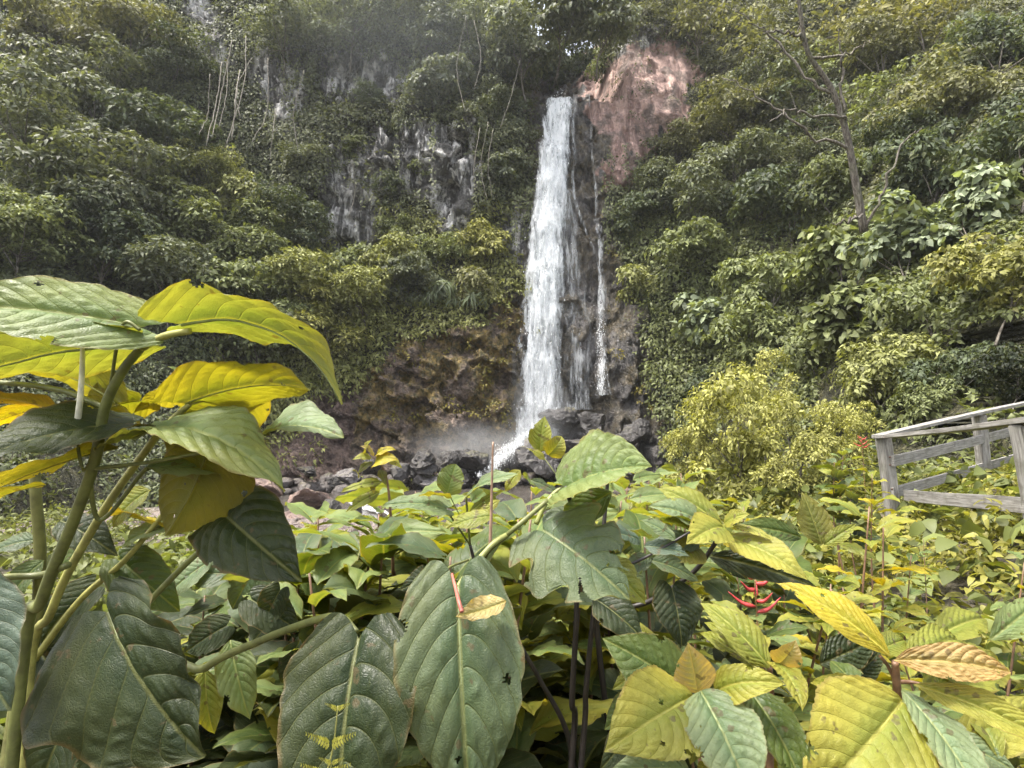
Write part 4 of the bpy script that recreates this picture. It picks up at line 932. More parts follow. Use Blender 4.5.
# ---- plant with the big hanging heart leaves ------------------------------------------------------------
fp = gfoot(300, 740, .95)
pl = plant('heart_leaved_plant', fp, 'plant with a glossy dark heart-shaped leaf hanging beside the pale ribbed leaf', world=True)
st([fp, (150, 720, .98), (205, 668, .92), (262, 640, .84), (312, 621, .74), (340, 617, .68), (357, 632, .65)], .008, .0034, STEM_G)
A = lambda *a, **k: add_leaf(pl, *a, **k)
A((358, 638, .62), (338, 850, .54), .80, (-.12, .26, .95), 'dark', 'heart', fold=.04, droop=.35, nv=6, bulge=.018, wave=.03, ns=140, label='glossy dark heart-shaped leaf')
A((230, 640, .98), (250, 720, .95), .5, (.2, .3, .9), 'pale', 'ovate'); A((205, 668, 1.0), (214, 735, 1.0), .5, (0, .5, .85), 'lime', 'ovate')
A((212, 560, 1.1), (168, 596, 1.1), .6, (0, .7, .7), 'mint', 'ovate'); A((236, 575, 1.1), (182, 575, 1.1), .6, (.2, .7, .7), 'sage', 'ovate'); A((262, 560, 1.1), (232, 610, 1.1), .7, (.2, .5, .8), 'sage', 'heart')
A((252, 600, 1.05), (300, 632, 1.05), .7, (.2, .5, .8), 'dark', 'heart'); A((280, 590, 1.05), (262, 628, 1.05), .7, (.2, .5, .8), 'dark', 'heart'); A((226, 626, 1.05), (186, 652, 1.05), .7, (.2, .5, .8), 'dark', 'heart')
A((300, 640, 1.0), (282, 684, 1.0), .5, (.2, .5, .8), 'dark', 'ovate')

fp = gfoot(500, 760, .95)
pl = plant('pale_leaved_plant', fp, 'plant with black stems carrying a torn star-shaped leaf and a quilted leaf above it', world=True)
st([fp, (570, 780, 1.0), (572, 700, .98), (576, 630, .96), (578, 588, .95), (590, 545, .9), (570, 500, .78), (566, 488, .72)], .0062, .003, STEM_D)
st([fp + (.04, .05, 0), (580, 780, .98), (586, 690, .97), (594, 610, .96), (600, 570, .96), (606, 500, .98), (608, 478, .98)], .0058, .003, STEM_D)
st([(576, 790, 1.05), (566, 730, 1.04), (540, 680, 1.02), (500, 610, 1.0), (478, 570, 1.0), (470, 545, 1.0)], .0055, .0028, STEM_D)
st([(500, 612, 1.0), (470, 585, 1.0), (430, 575, 1.0)], .0026, .0016, STEM_D)
st([(578, 588, .95), (586, 578, .94), (640, 560, .98), (690, 532, 1.0)], .003, .002, STEM_D)
st([(507, 535, .7), (492, 545, .68), (470, 570, .66), (457, 588, .64)], .0036, .0032, (.20, .21, .06), 'petiole')
st([(478, 570, 1.0), (490, 550, .85), (507, 535, .7), (548, 500, .72)], .003, .0032, STEM_G)
st([(457, 588, .64), (444, 590, .66), (446, 570, .7), (468, 560, .75)], .0018, .0016, STEM_G, 'petiole')
st([(536, 524, .72), (545, 505, .73), (556, 492, .74), (566, 487, .74)], .0034, .003, (.22, .24, .06), 'petiole')
o = st([(490, 548, .8), (491, 520, .8), (492, 480, .8), (493, 442, .8)], .0026, .0014, (.30, .19, .13), 'twig'); o['label'] = 'bare straight brown twig'
A = lambda *a, **k: add_leaf(pl, *a, **k)
A((458, 586, .63), (470, 818, .56), .60, (.0, .22, .97), 'sage', 'heart', fold=.05, droop=.35, nv=7, bulge=.015, wave=.02, bites=2, ns=140, seed=5, label='large hanging sage-green leaf with a bitten edge')
A((543, 530, .70), (630, 600, .62), 1.02, (-.1, .62, .76), 'sage', 'heart', fold=.02, droop=.35, nv=7, bulge=.012, wave=.05, bites=3, tear=6, ns=120, seed=11, lobed=.42, label='torn star-shaped sage leaf')
A((566, 487, .72), (652, 466, .66), 1.0, (-.12, .80, .52), 'pale', 'heart', fold=.32, droop=.3, nv=8, bulge=.026, wave=.02, label='quilted pale green leaf')
A((600, 560, .74), (646, 604, .72), .62, (.1, .6, .78), 'lime', 'ovate', droop=.3, petiole=(590, 545, .9)); A((612, 492, .74), (560, 524, .8), .42, (.1, .4, .85), 'green', 'ovate', droop=.3)
A((594, 598, .95), (644, 640, .9), .62, (.3, .4, .85), 'dark', 'ovate', droop=.4, petiole=(594, 610, .96)); A((606, 600, 1.0), (640, 632, 1.0), .6, (.3, .4, .85), 'deep', 'ovate')
A((520, 606, .95), (466, 628, .95), .5, (-.2, .8, -.3), 'deep', 'ovate', petiole=(500, 612, 1.0)); A((440, 574, .98), (400, 590, .98), .6, (0, .5, .8), 'deep', 'ovate', petiole=(470, 585, 1.0))
A((445, 508, .92), (382, 506, .88), .52, (.0, .88, .42), 'mint', 'heart', petiole=(470, 545, 1.0)); A((466, 496, .96), (520, 474, .9), .36, (.0, .85, .45), 'mint', 'ovate', petiole=(470, 545, 1.0))
A((448, 492, .98), (456, 464, .98), .95, (-.1, .35, .9), 'pale', 'round', petiole=(462, 520, 1.0)); A((452, 498, .92), (418, 496, .9), .42, (.0, .8, -.4), 'yel', 'ovate')
A((494, 516, .88), (448, 528, .88), .5, (.0, .8, .5), 'lime', 'ovate'); A((500, 500, .9), (472, 524, .9), .3, (.0, .7, .6), 'yel', 'ovate'); A((470, 512, .95), (506, 490, .95), .26, (.0, .7, .6), 'lime', 'ovate')
A((530, 480, .95), (566, 500, .95), .3, (.0, .8, .5), 'sage', 'ovate'); A((540, 452, 1.0), (545, 416, 1.0), .75, (-.4, .3, .8), 'lime', 'ovate', petiole=(566, 488, .95)); A((548, 455, .98), (562, 436, .98), .7, (.4, .5, .7), 'yel', 'ovate', label='young curled yellow leaf', droop=1.2)
A((545, 460, .98), (526, 448, .98), .4, (0, .8, .5), 'yel', 'ovate'); A((520, 470, 1.0), (505, 492, 1.0), .55, (-.2, .5, .8), 'yel', 'ovate'); A((612, 468, 1.1), (606, 448, 1.1), .5, (0, .5, .8), 'lime', 'ovate', petiole=(608, 478, 1.0))
A((640, 540, 1.0), (592, 534, .95), .5, (.0, .85, .5), 'blue', 'ovate'); A((644, 546, 1.0), (690, 556, .98), .5, (.0, .85, .5), 'blue', 'ovate'); A((652, 556, 1.0), (620, 576, .98), .5, (.0, .75, .6), 'sage', 'ovate'); A((676, 540, 1.0), (640, 520, 1.0), .5, (.0, .8, .5), 'mint', 'ovate')
A((672, 588, 1.05), (682, 648, 1.0), .85, (.1, .4, .9), 'deep', 'heart', bulge=.02); A((650, 560, 1.05), (700, 582, 1.05), .42, (.0, .8, .5), 'sage', 'ovate')
# dry leaf caught on the hanging one
dl = tag(empty('dry_leaf', Vector(at(505, 602, .60))), 'dry tan leaf caught across the top of the large hanging sage leaf', 'leaf')
add_leaf(dl, (506, 601, .595), (456, 616, .575), .48, (.1, .75, .65), 'tan', 'ovate', rib=False, droop=-.3, fold=.3, wave=.06)
add_stem(dl, [(452, 574, .625), (456, 590, .60), (459, 602, .58), (462, 612, .572)], .0016, .0024, (.34, .10, .07), 'stalk')

# little fern fronds in front of the glossy leaf
for (bx, by, tx, ty) in ((322, 790, 338, 706), (318, 790, 332, 762)):
    fr = tag(empty('fern_frond', Vector(at(bx, by, .50))), 'tiny pale yellow fern frond before the glossy dark heart-shaped leaf, ' + ('the taller of two' if ty < 730 else 'the shorter of two'), 'fern')
    add_stem(fr, [(bx, by, .50), ((bx + tx) / 2 + 3, (by + ty) / 2, .50), (tx, ty, .50)], .0009, .0005, STEM_Y)
    for (f, ln) in ((.55, 24), (.97, 12)):
        cx_, cy_ = bx + (tx - bx) * f, by + (ty - by) * f
        for sd in (-1, 1):
            g = Geo(); a0 = np.array([cx_, cy_]); a1 = a0 + np.array([sd * ln, -ln * .42]); Pc, Dc, Nc, Lc = [], [], [], []
            for q_ in np.linspace(.08, 1, 9):
                pp = a0 + (a1 - a0) * q_; p3 = at(pp[0], pp[1], .50 - .012 * q_)
                for up_ in (-1, 1):
                    Pc.append(p3); Dc.append(camdir(sd * .45, up_ * .9, .15)); Nc.append(camdir(0, .25, .95)); Lc.append(ln * .30 * (1.1 - .75 * q_) * .50 / F_PX)
            v, t = leaves_arrays(np.array(Pc), np.array(Dc), np.array(Nc), np.array(Lc), np.array(Lc) * .42, .1, True); g.add(v, t)
            link('pinna', g.mesh('pinna', False, fr.location), M_COVER, fr, None, (.36, .34, .07))
# ---- slender sapling before the water -----------------------------------------------------------
fp = gfoot(396, 640, 1.5)
pl = plant('slender_sapling', fp, 'slender dark-stemmed sapling with a tuft of yellow leaves standing before the pool', world=True)
st([fp, (394, 620, 1.45), (393, 570, 1.42), (391, 520, 1.4), (387, 480, 1.4), (380, 462, 1.4)], .0055, .0022, STEM_B)
A = lambda *a, **k: add_leaf(pl, *a, rib=False, ns=40, nw=9, **k)
A((384, 482, 1.4), (341, 492, 1.35), .30, (0, .8, .6), 'lime', 'lance'); A((380, 492, 1.4), (346, 512, 1.35), .36, (.1, .6, .8), 'lime', 'lance'); A((374, 466, 1.4), (398, 460, 1.36), .55, (.0, .7, .7), 'gold', 'ovate', droop=.8)
for a, b, c in (((372, 458), (352, 460), 'yel'), ((374, 456), (360, 446), 'tan'), ((376, 456), (396, 450), 'gold'), ((378, 458), (402, 468), 'yel'), ((372, 462), (358, 474), 'olive'), ((372, 482), (374, 494), 'gold'), ((380, 470), (386, 486), 'olive'), ((366, 454), (372, 440), 'yel'), ((358, 478), (352, 470), 'yel')):
    A((*a, 1.4), (*b, 1.37), .42, (.1, .7, .6), c, 'ovate', droop=.6)
# ---- yellow-green rosettes with pleated leaves --------------------------------------------------------
fp = gfoot(720, 800, .95)
pl = plant('pleated_leaf_plant', fp, 'bushy plant with pleated yellow and mint leaves round a small pinkish young leaf', world=True)
st([fp, (704, 790, .88), (703, 730, .82), (700, 694, .80)], .008, .0045, STEM_B); st([fp + (.06, .04, 0), (770, 780, .92), (772, 720, .88), (770, 668, .86)], .007, .004, STEM_B)
A = lambda *a, **k: add_leaf(pl, *a, **{**dict(nv=9, bulge=.013, serr=.03, wave=.02, droop=.4), **k})
A((694, 696, .78), (604, 752, .70), .68, (-.1, .66, .72), 'yel', 'ovate', bites=2, label='broad yellow leaf with bitten lower edge'); A((690, 692, .82), (602, 638, .86), .62, (-.1, .62, .76), 'green', 'ovate')
A((698, 693, .79), (688, 643, .78), .74, (-.1, .15, .95), 'tan', 'ovate', droop=.1, label='small upright pinkish young leaf'); A((700, 690, .78), (756, 812, .66), .66, (.0, .42, .9), 'mint', 'ovate', bulge=.02, ns=120, label='large mint leaf with deep pleats')
A((716, 694, .80), (786, 684, .74), .46, (.0, .70, .68), 'yel', 'ovate', droop=.9); A((748, 688, .80), (808, 800, .70), .52, (.2, .45, .85), 'green', 'ovate', ns=110)
A((770, 668, .84), (700, 602, .92), .44, (.15, .62, .76), 'lime', 'ovate'); A((760, 664, .86), (704, 622, .95), .26, (.1, .6, .78), 'lime', 'lance'); A((760, 672, .88), (698, 632, .98), .22, (.1, .6, .78), 'lime', 'lance')
A((778, 664, .84), (796, 640, .82), .8, (.0, .4, .9), 'tan', 'ovate', droop=.5); A((771, 662, .84), (803, 712, .76), .55, (.3, .55, .78), 'yel', 'ovate', droop=.6)
A((706, 700, .8), (690, 765, .76), .55, (-.2, .5, .85), 'lime', 'ovate'); A((690, 770, .72), (610, 770, .72), .5, (0, .7, .7), 'mint', 'ovate'); A((720, 800, .68), (700, 760, .74), .5, (0, .6, .8), 'yel', 'ovate')
fp = gfoot(900, 800, .9)
pl = plant('pleated_leaf_plant', fp, 'plant with long golden pleated leaf and a pink-tinged leaf on a brown stem', world=True)
st([fp, (898, 800, .84), (899, 730, .79), (897, 690, .77), (895, 662, .76)], .008, .0045, STEM_B)
st([(896, 682, .77), (888, 666, .77), (880, 656, .76)], .003, .0022, STEM_B, 'petiole'); st([(898, 682, .77), (910, 682, .77), (920, 684, .76)], .003, .0022, STEM_B, 'petiole')
A = lambda *a, **k: add_leaf(pl, *a, **{**dict(nv=10, bulge=.012, serr=.03, wave=.02, droop=.4), **k})
A((892, 657, .76), (776, 582, .86), .34, (.15, .66, .74), 'gold', 'lance', nv=12, label='long golden leaf pointing at the red flower'); A((894, 660, .75), (1012, 672, .72), .36, (.1, .66, .74), 'pink', 'lance', nv=9, bulge=.02, label='pink-tinged young leaf')
A((810, 682, .84), (908, 720, .72), .27, (-.1, .75, .62), 'yel', 'lance', droop=.5); A((903, 700, .74), (800, 812, .66), .66, (-.25, .50, .82), 'yel', 'ovate', nv=9, ns=120, label='very broad olive-yellow leaf')
A((902, 690, .76), (992, 822, .64), .42, (.1, .5, .85), 'mint', 'lance', nv=9); A((914, 684, .75), (1060, 748, .68), .28, (-.1, .70, .70), 'yel', 'lance', nv=13)
A((930, 730, .8), (1020, 775, .74), .4, (0, .7, .7), 'mint', 'lance'); A((880, 650, .82), (905, 640, .85), .6, (0, .7, .7), 'lime', 'ovate'); A((930, 668, .85), (985, 700, .85), .25, (0, .7, .7), 'lime', 'lance')
A((905, 664, .8), (960, 640, .9), .3, (0, .8, .5), 'lime', 'lance'); A((870, 760, .7), (800, 800, .68), .5, (0, .7, .7), 'yel', 'ovate'); A((820, 664, .95), (872, 640, .98), .55, (0, .5, .85), 'dark', 'ovate', bulge=.02); A((850, 680, .95), (880, 650, .98), .5, (0, .5, .85), 'dark', 'ovate', bulge=.02)
for (b, t, rt, n, cl) in (((920, 700, .82), (1000, 660, .95), .3, (0, .8, .55), 'lime'), ((940, 760, .78), (1040, 700, .82), .34, (.1, .7, .7), 'yel'), ((960, 700, .9), (1030, 720, .88), .32, (.1, .7, .7), 'lime'), ((880, 720, .84), (830, 660, .95), .4, (-.1, .6, .8), 'green'),
     ((1000, 760, .75), (960, 700, .84), .4, (0, .6, .8), 'lime'), ((930, 640, .98), (985, 618, 1.05), .34, (0, .8, .6), 'lime'), ((940, 650, 1.0), (1000, 690, .95), .3, (.1, .7, .7), 'pale'), ((860, 640, 1.0), (820, 615, 1.05), .4, (0, .7, .7), 'lime'), ((990, 640, 1.05), (1040, 600, 1.1), .35, (0, .7, .7), 'pale')):
    A(b, t, rt, n, cl, 'lance', ns=64, nw=13)
fp = gfoot(640, 800, 1.05)
pl = plant('pleated_leaf_plant', fp, 'low lime-green pleated plant filling the gap between the black stems and the yellow bitten leaf', world=True)
st([fp, (640, 770, 1.0), (648, 700, .98), (655, 660, .98)], .006, .003, STEM_B)
for (b, t, rt, n, cl) in (((652, 664, .98), (612, 690, .95), .5, (-.1, .6, .8), 'lime'), ((655, 660, .98), (640, 622, 1.0), .5, (0, .4, .9), 'yel'), ((656, 664, .98), (700, 650, .98), .45, (.1, .7, .7), 'green'), ((650, 690, .98), (604, 730, .95), .55, (-.1, .6, .8), 'green'), ((648, 700, .98), (690, 740, .95), .5, (.1, .6, .8), 'lime'), ((645, 720, .98), (600, 770, .95), .5, (-.1, .6, .8), 'dark'), ((655, 670, .98), (668, 716, .95), .5, (.1, .4, .9), 'lime')):
    A(b, t, rt, n, cl, 'ovate', ns=64, nw=13)
fp = gfoot(660, 640, 1.25)
pl = plant('pleated_leaf_plant', fp, 'smaller pleated-leaved plant with a yellow rosette behind the red flower', world=True)
st([fp, (600, 660, 1.22), (610, 615, 1.2), (648, 602, 1.18), (690, 575, 1.14), (712, 548, 1.12), (722, 528, 1.1)], .007, .004, STEM_D)
A = lambda *a, **k: add_leaf(pl, *a, **{**dict(nv=9, bulge=.014, serr=.02, wave=.02, droop=.4, ns=64, nw=13), **k})
A((722, 526, 1.1), (658, 488, 1.16), .42, (.0, .7, .7), 'lime', 'lance'); A((724, 527, 1.08), (686, 544, 1.0), .6, (-.1, .7, .7), 'yel', 'ovate'); A((724, 524, 1.1), (750, 514, 1.06), .62, (.1, .7, .7), 'yel', 'ovate'); A((718, 522, 1.1), (704, 506, 1.12), .5, (0, .7, .7), 'lime', 'ovate')
A((704, 524, 1.1), (648, 506, 1.08), .5, (0, .8, .6), 'mint', 'ovate'); A((702, 538, 1.1), (650, 520, 1.05), .42, (0, .8, -.3), 'green', 'ovate'); A((700, 545, 1.1), (648, 545, 1.1), .5, (0, .75, .6), 'blue', 'ovate'); A((700, 548, 1.1), (672, 562, 1.06), .8, (-.3, .5, .7), 'olive', 'ovate')
A((732, 527, 1.1), (772, 540, 1.04), .28, (0, .8, .5), 'yel', 'lance'); A((728, 538, 1.1), (808, 580, .98), .46, (.05, .66, .74), 'yel', 'ovate', nv=10, label='bright yellow-green oval leaf'); A((710, 556, 1.14), (818, 588, 1.06), .26, (.0, .5, .85), 'deep', 'lance'); A((706, 552, 1.16), (748, 580, 1.14), .35, (.0, .5, .85), 'dark', 'lance')
A((802, 538, 1.3), (735, 526, 1.3), .34, (0, .6, .8), 'green', 'lance'); A((822, 545, 1.35), (802, 492, 1.4), .62, (.0, .2, .95), 'olive', 'ovate', droop=.15); A((824, 545, 1.35), (856, 524, 1.35), .4, (.0, .6, .8), 'lime', 'ovate')

# red flower among the leaves
fp = gfoot(756, 640, 1.45)
def red_flower(base, d, sc, label, seed):
    fl = plant('red_flower', base, label, 'flower', world=True); r = np.random.default_rng(seed); c = at(*d)
    base = np.array(base); add_stem(fl, [base, (base * .4 + c * .6) + (.01, .0, 0), c + (0, 0, -.02 * sc), c + (0, 0, .05 * sc)], .003, .002, (.20, .13, .05), 'stem', True)
    for k in range(7):
        a = k * 2.4 + .4; z = -.03 + .014 * k; dv = np.array([math.cos(a), .5 * math.sin(a), .28 + .1 * r.random()]); s_ = c + (0, 0, z * sc); L = (.075 - .006 * k) * sc
        P = spline([s_, s_ + dv * L * .5 + (0, 0, -.006 * sc), s_ + dv * L + (0, 0, .008 * sc)], 9); g = Geo(); v, t, q_ = tube_arrays(P, np.array([.002, .0042, .0055, .0055, .0045, .0036, .0026, .0018, .0006]) * sc, 7); g.add(v, t, q_)
        link('bract', g.mesh('bract', True, fl.location), M_STEM, fl, None, (.42, .04, .04))
red_flower(fp, (756, 600, 1.4), 1.0, 'spiky red flower among the dark gaps between the yellow leaves', 1)
red_flower(gfoot(862, 480, 5.6), (862, 444, 5.6), 1.2, 'far red flower beside the fence corner post', 2)

# ------------------------------------------------------------------ leafy seedlings filling the middle distance
def seedling_proto(seed, h, nl, L, cols, ratio, shape, label, nodes_=5):
    r = np.random.default_rng(seed); root = tag(empty('leafy_seedling', (0, 0, 0)), label, 'plant')
    lean = r.normal(size=2) * .10 * h; top = np.array([lean[0], lean[1], h]); add_stem(root, [np.zeros(3), top * .5 + r.normal(size=3) * .02 * h, top], .004 + .004 * h, .002, STEM_B, 'stem', True)
    for k in range(nl):
        f = .52 + .48 * (k + 1) / nl; a = k * 2.4 + r.uniform(-.3, .3); b = top * f + np.array([math.cos(a), math.sin(a), .2]) * .02
        l = L * (1.15 - .8 * (f - .52)) * r.uniform(.8, 1.2); e = .15 + .35 * f * r.random() - .25 * r.random()
        t = b + l * norm(np.array([math.cos(a), math.sin(a), e])); add_leaf(root, b, t, ratio * r.uniform(.85, 1.15), np.array([-.35 * math.cos(a), -.35 * math.sin(a), 1.0]) + r.normal(size=3) * .25, cols[int(r.integers(len(cols)))],
                 shape, rib=False, world=True, ns=26, nw=7, nv=8, bulge=.014, droop=.2 + .35 * r.random(), wave=.04)
    return root
PROTO = {
 'yel': seedling_proto(1, 1.2, 20, .17, ['yel', 'pale', 'lime', 'lime', 'lime', 'pale'], .45, 'ovate', 'x'),
 'green': seedling_proto(2, 1.2, 18, .19, ['green', 'lime', 'dark', 'sage', 'green'], .58, 'heart', 'x'),
 'lime': seedling_proto(3, 1.0, 22, .12, ['lime', 'pale', 'lime', 'green', 'yel'], .5, 'ovate', 'x'),
 'gold': seedling_proto(4, 1.2, 15, .15, ['gold', 'yel', 'lime', 'yel', 'lime'], .40, 'lance', 'x'),
 'dark': seedling_proto(5, 1.0, 16, .19, ['deep', 'dark', 'dark', 'green'], .62, 'heart', 'x')}
_used = set()
def seed(kind, px_, py_, d, sc, label, group):
    p = PROTO[kind]; c = at(px_, py_, d); gz = float(ground_z(c[0], c[1]))
    if kind in _used:
        o = p.copy(); COL.objects.link(o)
        for ch in p.children:
            k = ch.copy(); COL.objects.link(k); k.parent = o
    else: o = p; _used.add(kind)
    h = max(.25, c[2] - gz); hp = {'yel': 1.2, 'green': 1.2, 'lime': 1.0, 'gold': 1.2, 'dark': 1.0}[kind]; s_ = h / hp
    # stands on the ground; its tuft of leaves reaches the height the photo shows
    o.location = (c[0], c[1], gz - .02); o.scale = (s_, s_, s_); o.rotation_euler = (0, 0, (px_ * 7.13 + py_ * 3.3) % 6.28)
    tag(o, label, 'plant', group); return o
G1, G2, G3, G4 = 'yellow-leaved seedlings beyond the big leaves', 'green leafy plants beyond the big leaves', 'small lime-green seedlings', 'dark leafy plants in the shade low down'
L1, L2, L3, L4 = ('yellow-green seedling in the tangle beyond the big leaves', 'mid-green leafy plant in the tangle beyond the big leaves', 'small lime-green seedling low among the bigger leaves', 'dark-leaved plant in the shade under the big leaves')
for k, (kd, x, y, d, s_) in enumerate([
  ('gold', 322, 520, 1.9, .75), ('yel', 345, 540, 1.8, .8), ('yel', 372, 545, 1.7, .8), ('yel', 412, 540, 1.7, .85), ('yel', 438, 520, 1.9, .7), ('yel', 470, 525, 1.8, .7), ('yel', 505, 520, 2.1, .8), ('yel', 336, 560, 1.6, .75),
  ('yel', 622, 500, 2.6, .9), ('yel', 655, 520, 2.4, .9), ('yel', 690, 500, 3.0, 1.0), ('yel', 640, 560, 2.0, .8), ('yel', 566, 590, 1.9, .8), ('yel', 540, 600, 2.0, .8), ('yel', 610, 620, 1.9, .8), ('yel', 520, 640, 1.9, .8), ('yel', 556, 650, 1.8, .7), ('yel', 640, 470, 3.4, 1.0), ('yel', 668, 472, 3.6, 1.0),
  ('gold', 735, 500, 2.6, .8), ('gold', 840, 500, 1.9, .8), ('gold', 868, 512, 2.0, .7), ('gold', 800, 575, 1.5, .6), ('gold', 846, 585, 1.6, .6), ('yel', 830, 450, 4.6, 1.3), ('gold', 866, 470, 3.6, 1.1), ('gold', 415, 505, 2.0, .6), ('yel', 600, 590, 1.6, .7), ('yel', 350, 522, 1.3, 1), ('yel', 400, 508, 1.5, 1), ('yel', 430, 500, 1.3, 1), ('yel', 462, 500, 1.5, 1), ('yel', 490, 505, 1.2, 1), ('yel', 520, 500, 1.6, 1), ('yel', 585, 492, 1.7, 1), ('yel', 615, 480, 1.9, 1), ('yel', 370, 560, 1.1, 1), ('yel', 640, 500, 1.6, 1), ('yel', 320, 580, 1.2, 1), ('yel', 338, 502, 1.7, 1), ('yel', 362, 512, 1.45, 1), ('yel', 420, 492, 1.7, 1), ('yel', 450, 486, 1.9, 1), ('yel', 515, 482, 1.8, 1), ('yel', 550, 488, 1.5, 1), ('yel', 596, 476, 2.2, 1), ('yel', 654, 486, 2.0, 1), ('yel', 680, 470, 2.6, 1), ('yel', 540, 560, 1.3, 1), ('yel', 570, 540, 1.5, 1)]):
    seed(kd, x, y, d, s_, L1, G1)
for k, (kd, x, y, d, s_) in enumerate([
  ('green', 300, 600, 1.7, .8), ('green', 360, 570, 1.6, .8), ('green', 400, 580, 1.6, .8), ('green', 440, 570, 1.7, .8), ('green', 240, 545, 2.2, .9), ('green', 520, 560, 1.9, .8), ('green', 640, 600, 1.7, .7), ('green', 690, 600, 1.6, .7), ('green', 730, 570, 1.9, .8),
  ('green', 470, 550, 1.5, .7), ('green', 380, 525, 2.3, .8), ('green', 590, 530, 1.6, .7), ('green', 215, 600, 1.9, .9), ('green', 150, 560, 2.2, .9), ('green', 770, 540, 2.0, .8), ('green', 860, 480, 3.8, 1.2), ('green', 880, 440, 6.3, 1.6), ('green', 842, 460, 4.4, 1.3), ('green', 335, 545, 1.25, 1), ('green', 415, 530, 1.2, 1), ('green', 445, 540, 1.15, 1), ('green', 380, 545, 1.3, 1), ('green', 545, 510, 1.4, 1), ('green', 280, 600, 1.2, 1), ('green', 615, 525, 1.35, 1), ('green', 255, 540, 1.7, 1), ('green', 222, 560, 1.5, 1), ('green', 290, 560, 1.6, 1), ('green', 312, 535, 1.8, 1), ('green', 190, 585, 1.5, 1), ('green', 120, 590, 1.6, 1), ('green', 268, 575, 1.3, 1)]):
    seed(kd, x, y, d, s_, L2, G2)
for k, (kd, x, y, d, s_) in enumerate([
  ('lime', 240, 650, 1.6, .7), ('lime', 225, 700, 1.5, .7), ('lime', 250, 620, 1.9, .8), ('lime', 150, 720, 1.5, .6), ('lime', 945, 560, 2.0, .6), ('lime', 905, 590, 1.8, .7), ('lime', 860, 600, 1.5, .7), ('lime', 930, 610, 1.6, .7), ('lime', 800, 530, 2.6, .9), ('lime', 880, 540, 2.8, .9), ('lime', 920, 540, 3.4, .9),
  ('lime', 760, 630, 1.3, .5), ('lime', 735, 640, 1.3, .5), ('lime', 960, 660, 1.4, .6), ('lime', 1000, 640, 1.6, .7), ('lime', 700, 560, 1.7, .7), ('lime', 640, 690, 1.4, .6), ('lime', 560, 700, 1.6, .7), ('lime', 820, 640, 1.2, .5), ('lime', 985, 700, 1.3, .6), ('lime', 180, 650, 1.9, .8), ('lime', 280, 560, 2.6, .9)]):
    seed(kd, x, y, d, s_, L3, G3)
for k, (kd, x, y, d, s_) in enumerate([
  ('dark', 560, 720, 1.3, .6), ('dark', 620, 700, 1.4, .7), ('dark', 530, 740, 1.2, .6), ('dark', 300, 660, 1.3, .7), ('dark', 250, 740, 1.3, .6), ('dark', 120, 740, 1.3, .7), ('dark', 660, 640, 1.5, .7), ('dark', 490, 640, 1.4, .7), ('dark', 20, 700, 1.3, .8), ('dark', 60, 640, 1.4, .8), ('dark', 590, 760, 1.2, .6), ('dark', 180, 760, 1.3, .6)]):
    seed(kd, x, y, d, s_, L4, G4)

# ------------------------------------------------------------------ leafy ground cover
def cover(name, X, Y, hgt, rad, k, L, Wd, colr, flat=.5):
    cl = vnoise(np.stack([X * 1.1, Y * 1.1, 0 * X], -1), 140) + .6 * vnoise(np.stack([X * 2.7, Y * 2.7, 0 * X], -1), 141); kp = rng.random(len(X)) < .80 + .45 * cl; X, Y, hgt, rad = X[kp], Y[kp], (hgt * (1 + .9 * np.clip(cl, -.6, 1)))[kp], rad[kp]
    Z = ground_z(X, Y); n = len(X); O = np.tile(np.array([0, 0, 1.0]), (n, 1)) + .45 * rng.normal(size=(n, 3))
    V, T = sprays(np.stack([X, Y, Z + hgt], -1), O, k, rad, L, Wd, rng, flat, .25, .6, True)
    tag(link(name, raw_mesh(name, V, T), M_COVER, None, None, colr), kind='stuff')
n = 9000; X = rng.uniform(.2, 11, n); Y = rng.uniform(1.6, 11.5, n); k = (X > .35 + .09 * Y) & (X < .98 * Y + 3.2) & ~((np.abs(X - (4.3 + .75 * (Y - 6.4))) < .45) & (Y > 6.6))
X, Y = X[k], Y[k]; cover('low_leaf_carpet', X, Y, rng.uniform(.05, .22, len(X)), rng.uniform(.10, .2, len(X)), 10, .078, .44, (.215, .205, .045))
n = 2600; X = rng.uniform(-3.2, 2.6, n); Y = rng.uniform(1.5, 9.5, n); cover('green_ground_cover', X, Y, rng.uniform(.04, .38, n), rng.uniform(.12, .24, n), 9, .11, .5, (.115, .135, .036))
n = 2600; X = rng.uniform(-14, -1.2, n); Y = rng.uniform(2.0, 17, n); qx, qy, _ = proj(np.stack([X, Y, ground_z(X, Y) + .1], -1)); k = (X < -1.0 - .36 * Y + .02 * (Y - 8) ** 2 * (Y > 8)) & ~((qx > 238) & (qx < 345) & (qy < 552)); X, Y = X[k], Y[k]
cover('bank_ground_cover', X, Y, rng.uniform(.03, .3, len(X)), rng.uniform(.15, .32, len(X)), 10, .13, .5, (.12, .135, .042))
n = 900; X = rng.uniform(.5, 7, n); Y = rng.uniform(9, 17, n); k = X > .6 + .06 * Y; X, Y = X[k], Y[k]
cover('waterside_ground_cover', X, Y, rng.uniform(.1, .7, len(X)), rng.uniform(.2, .4, len(X)), 12, .14, .45, (.17, .175, .045))

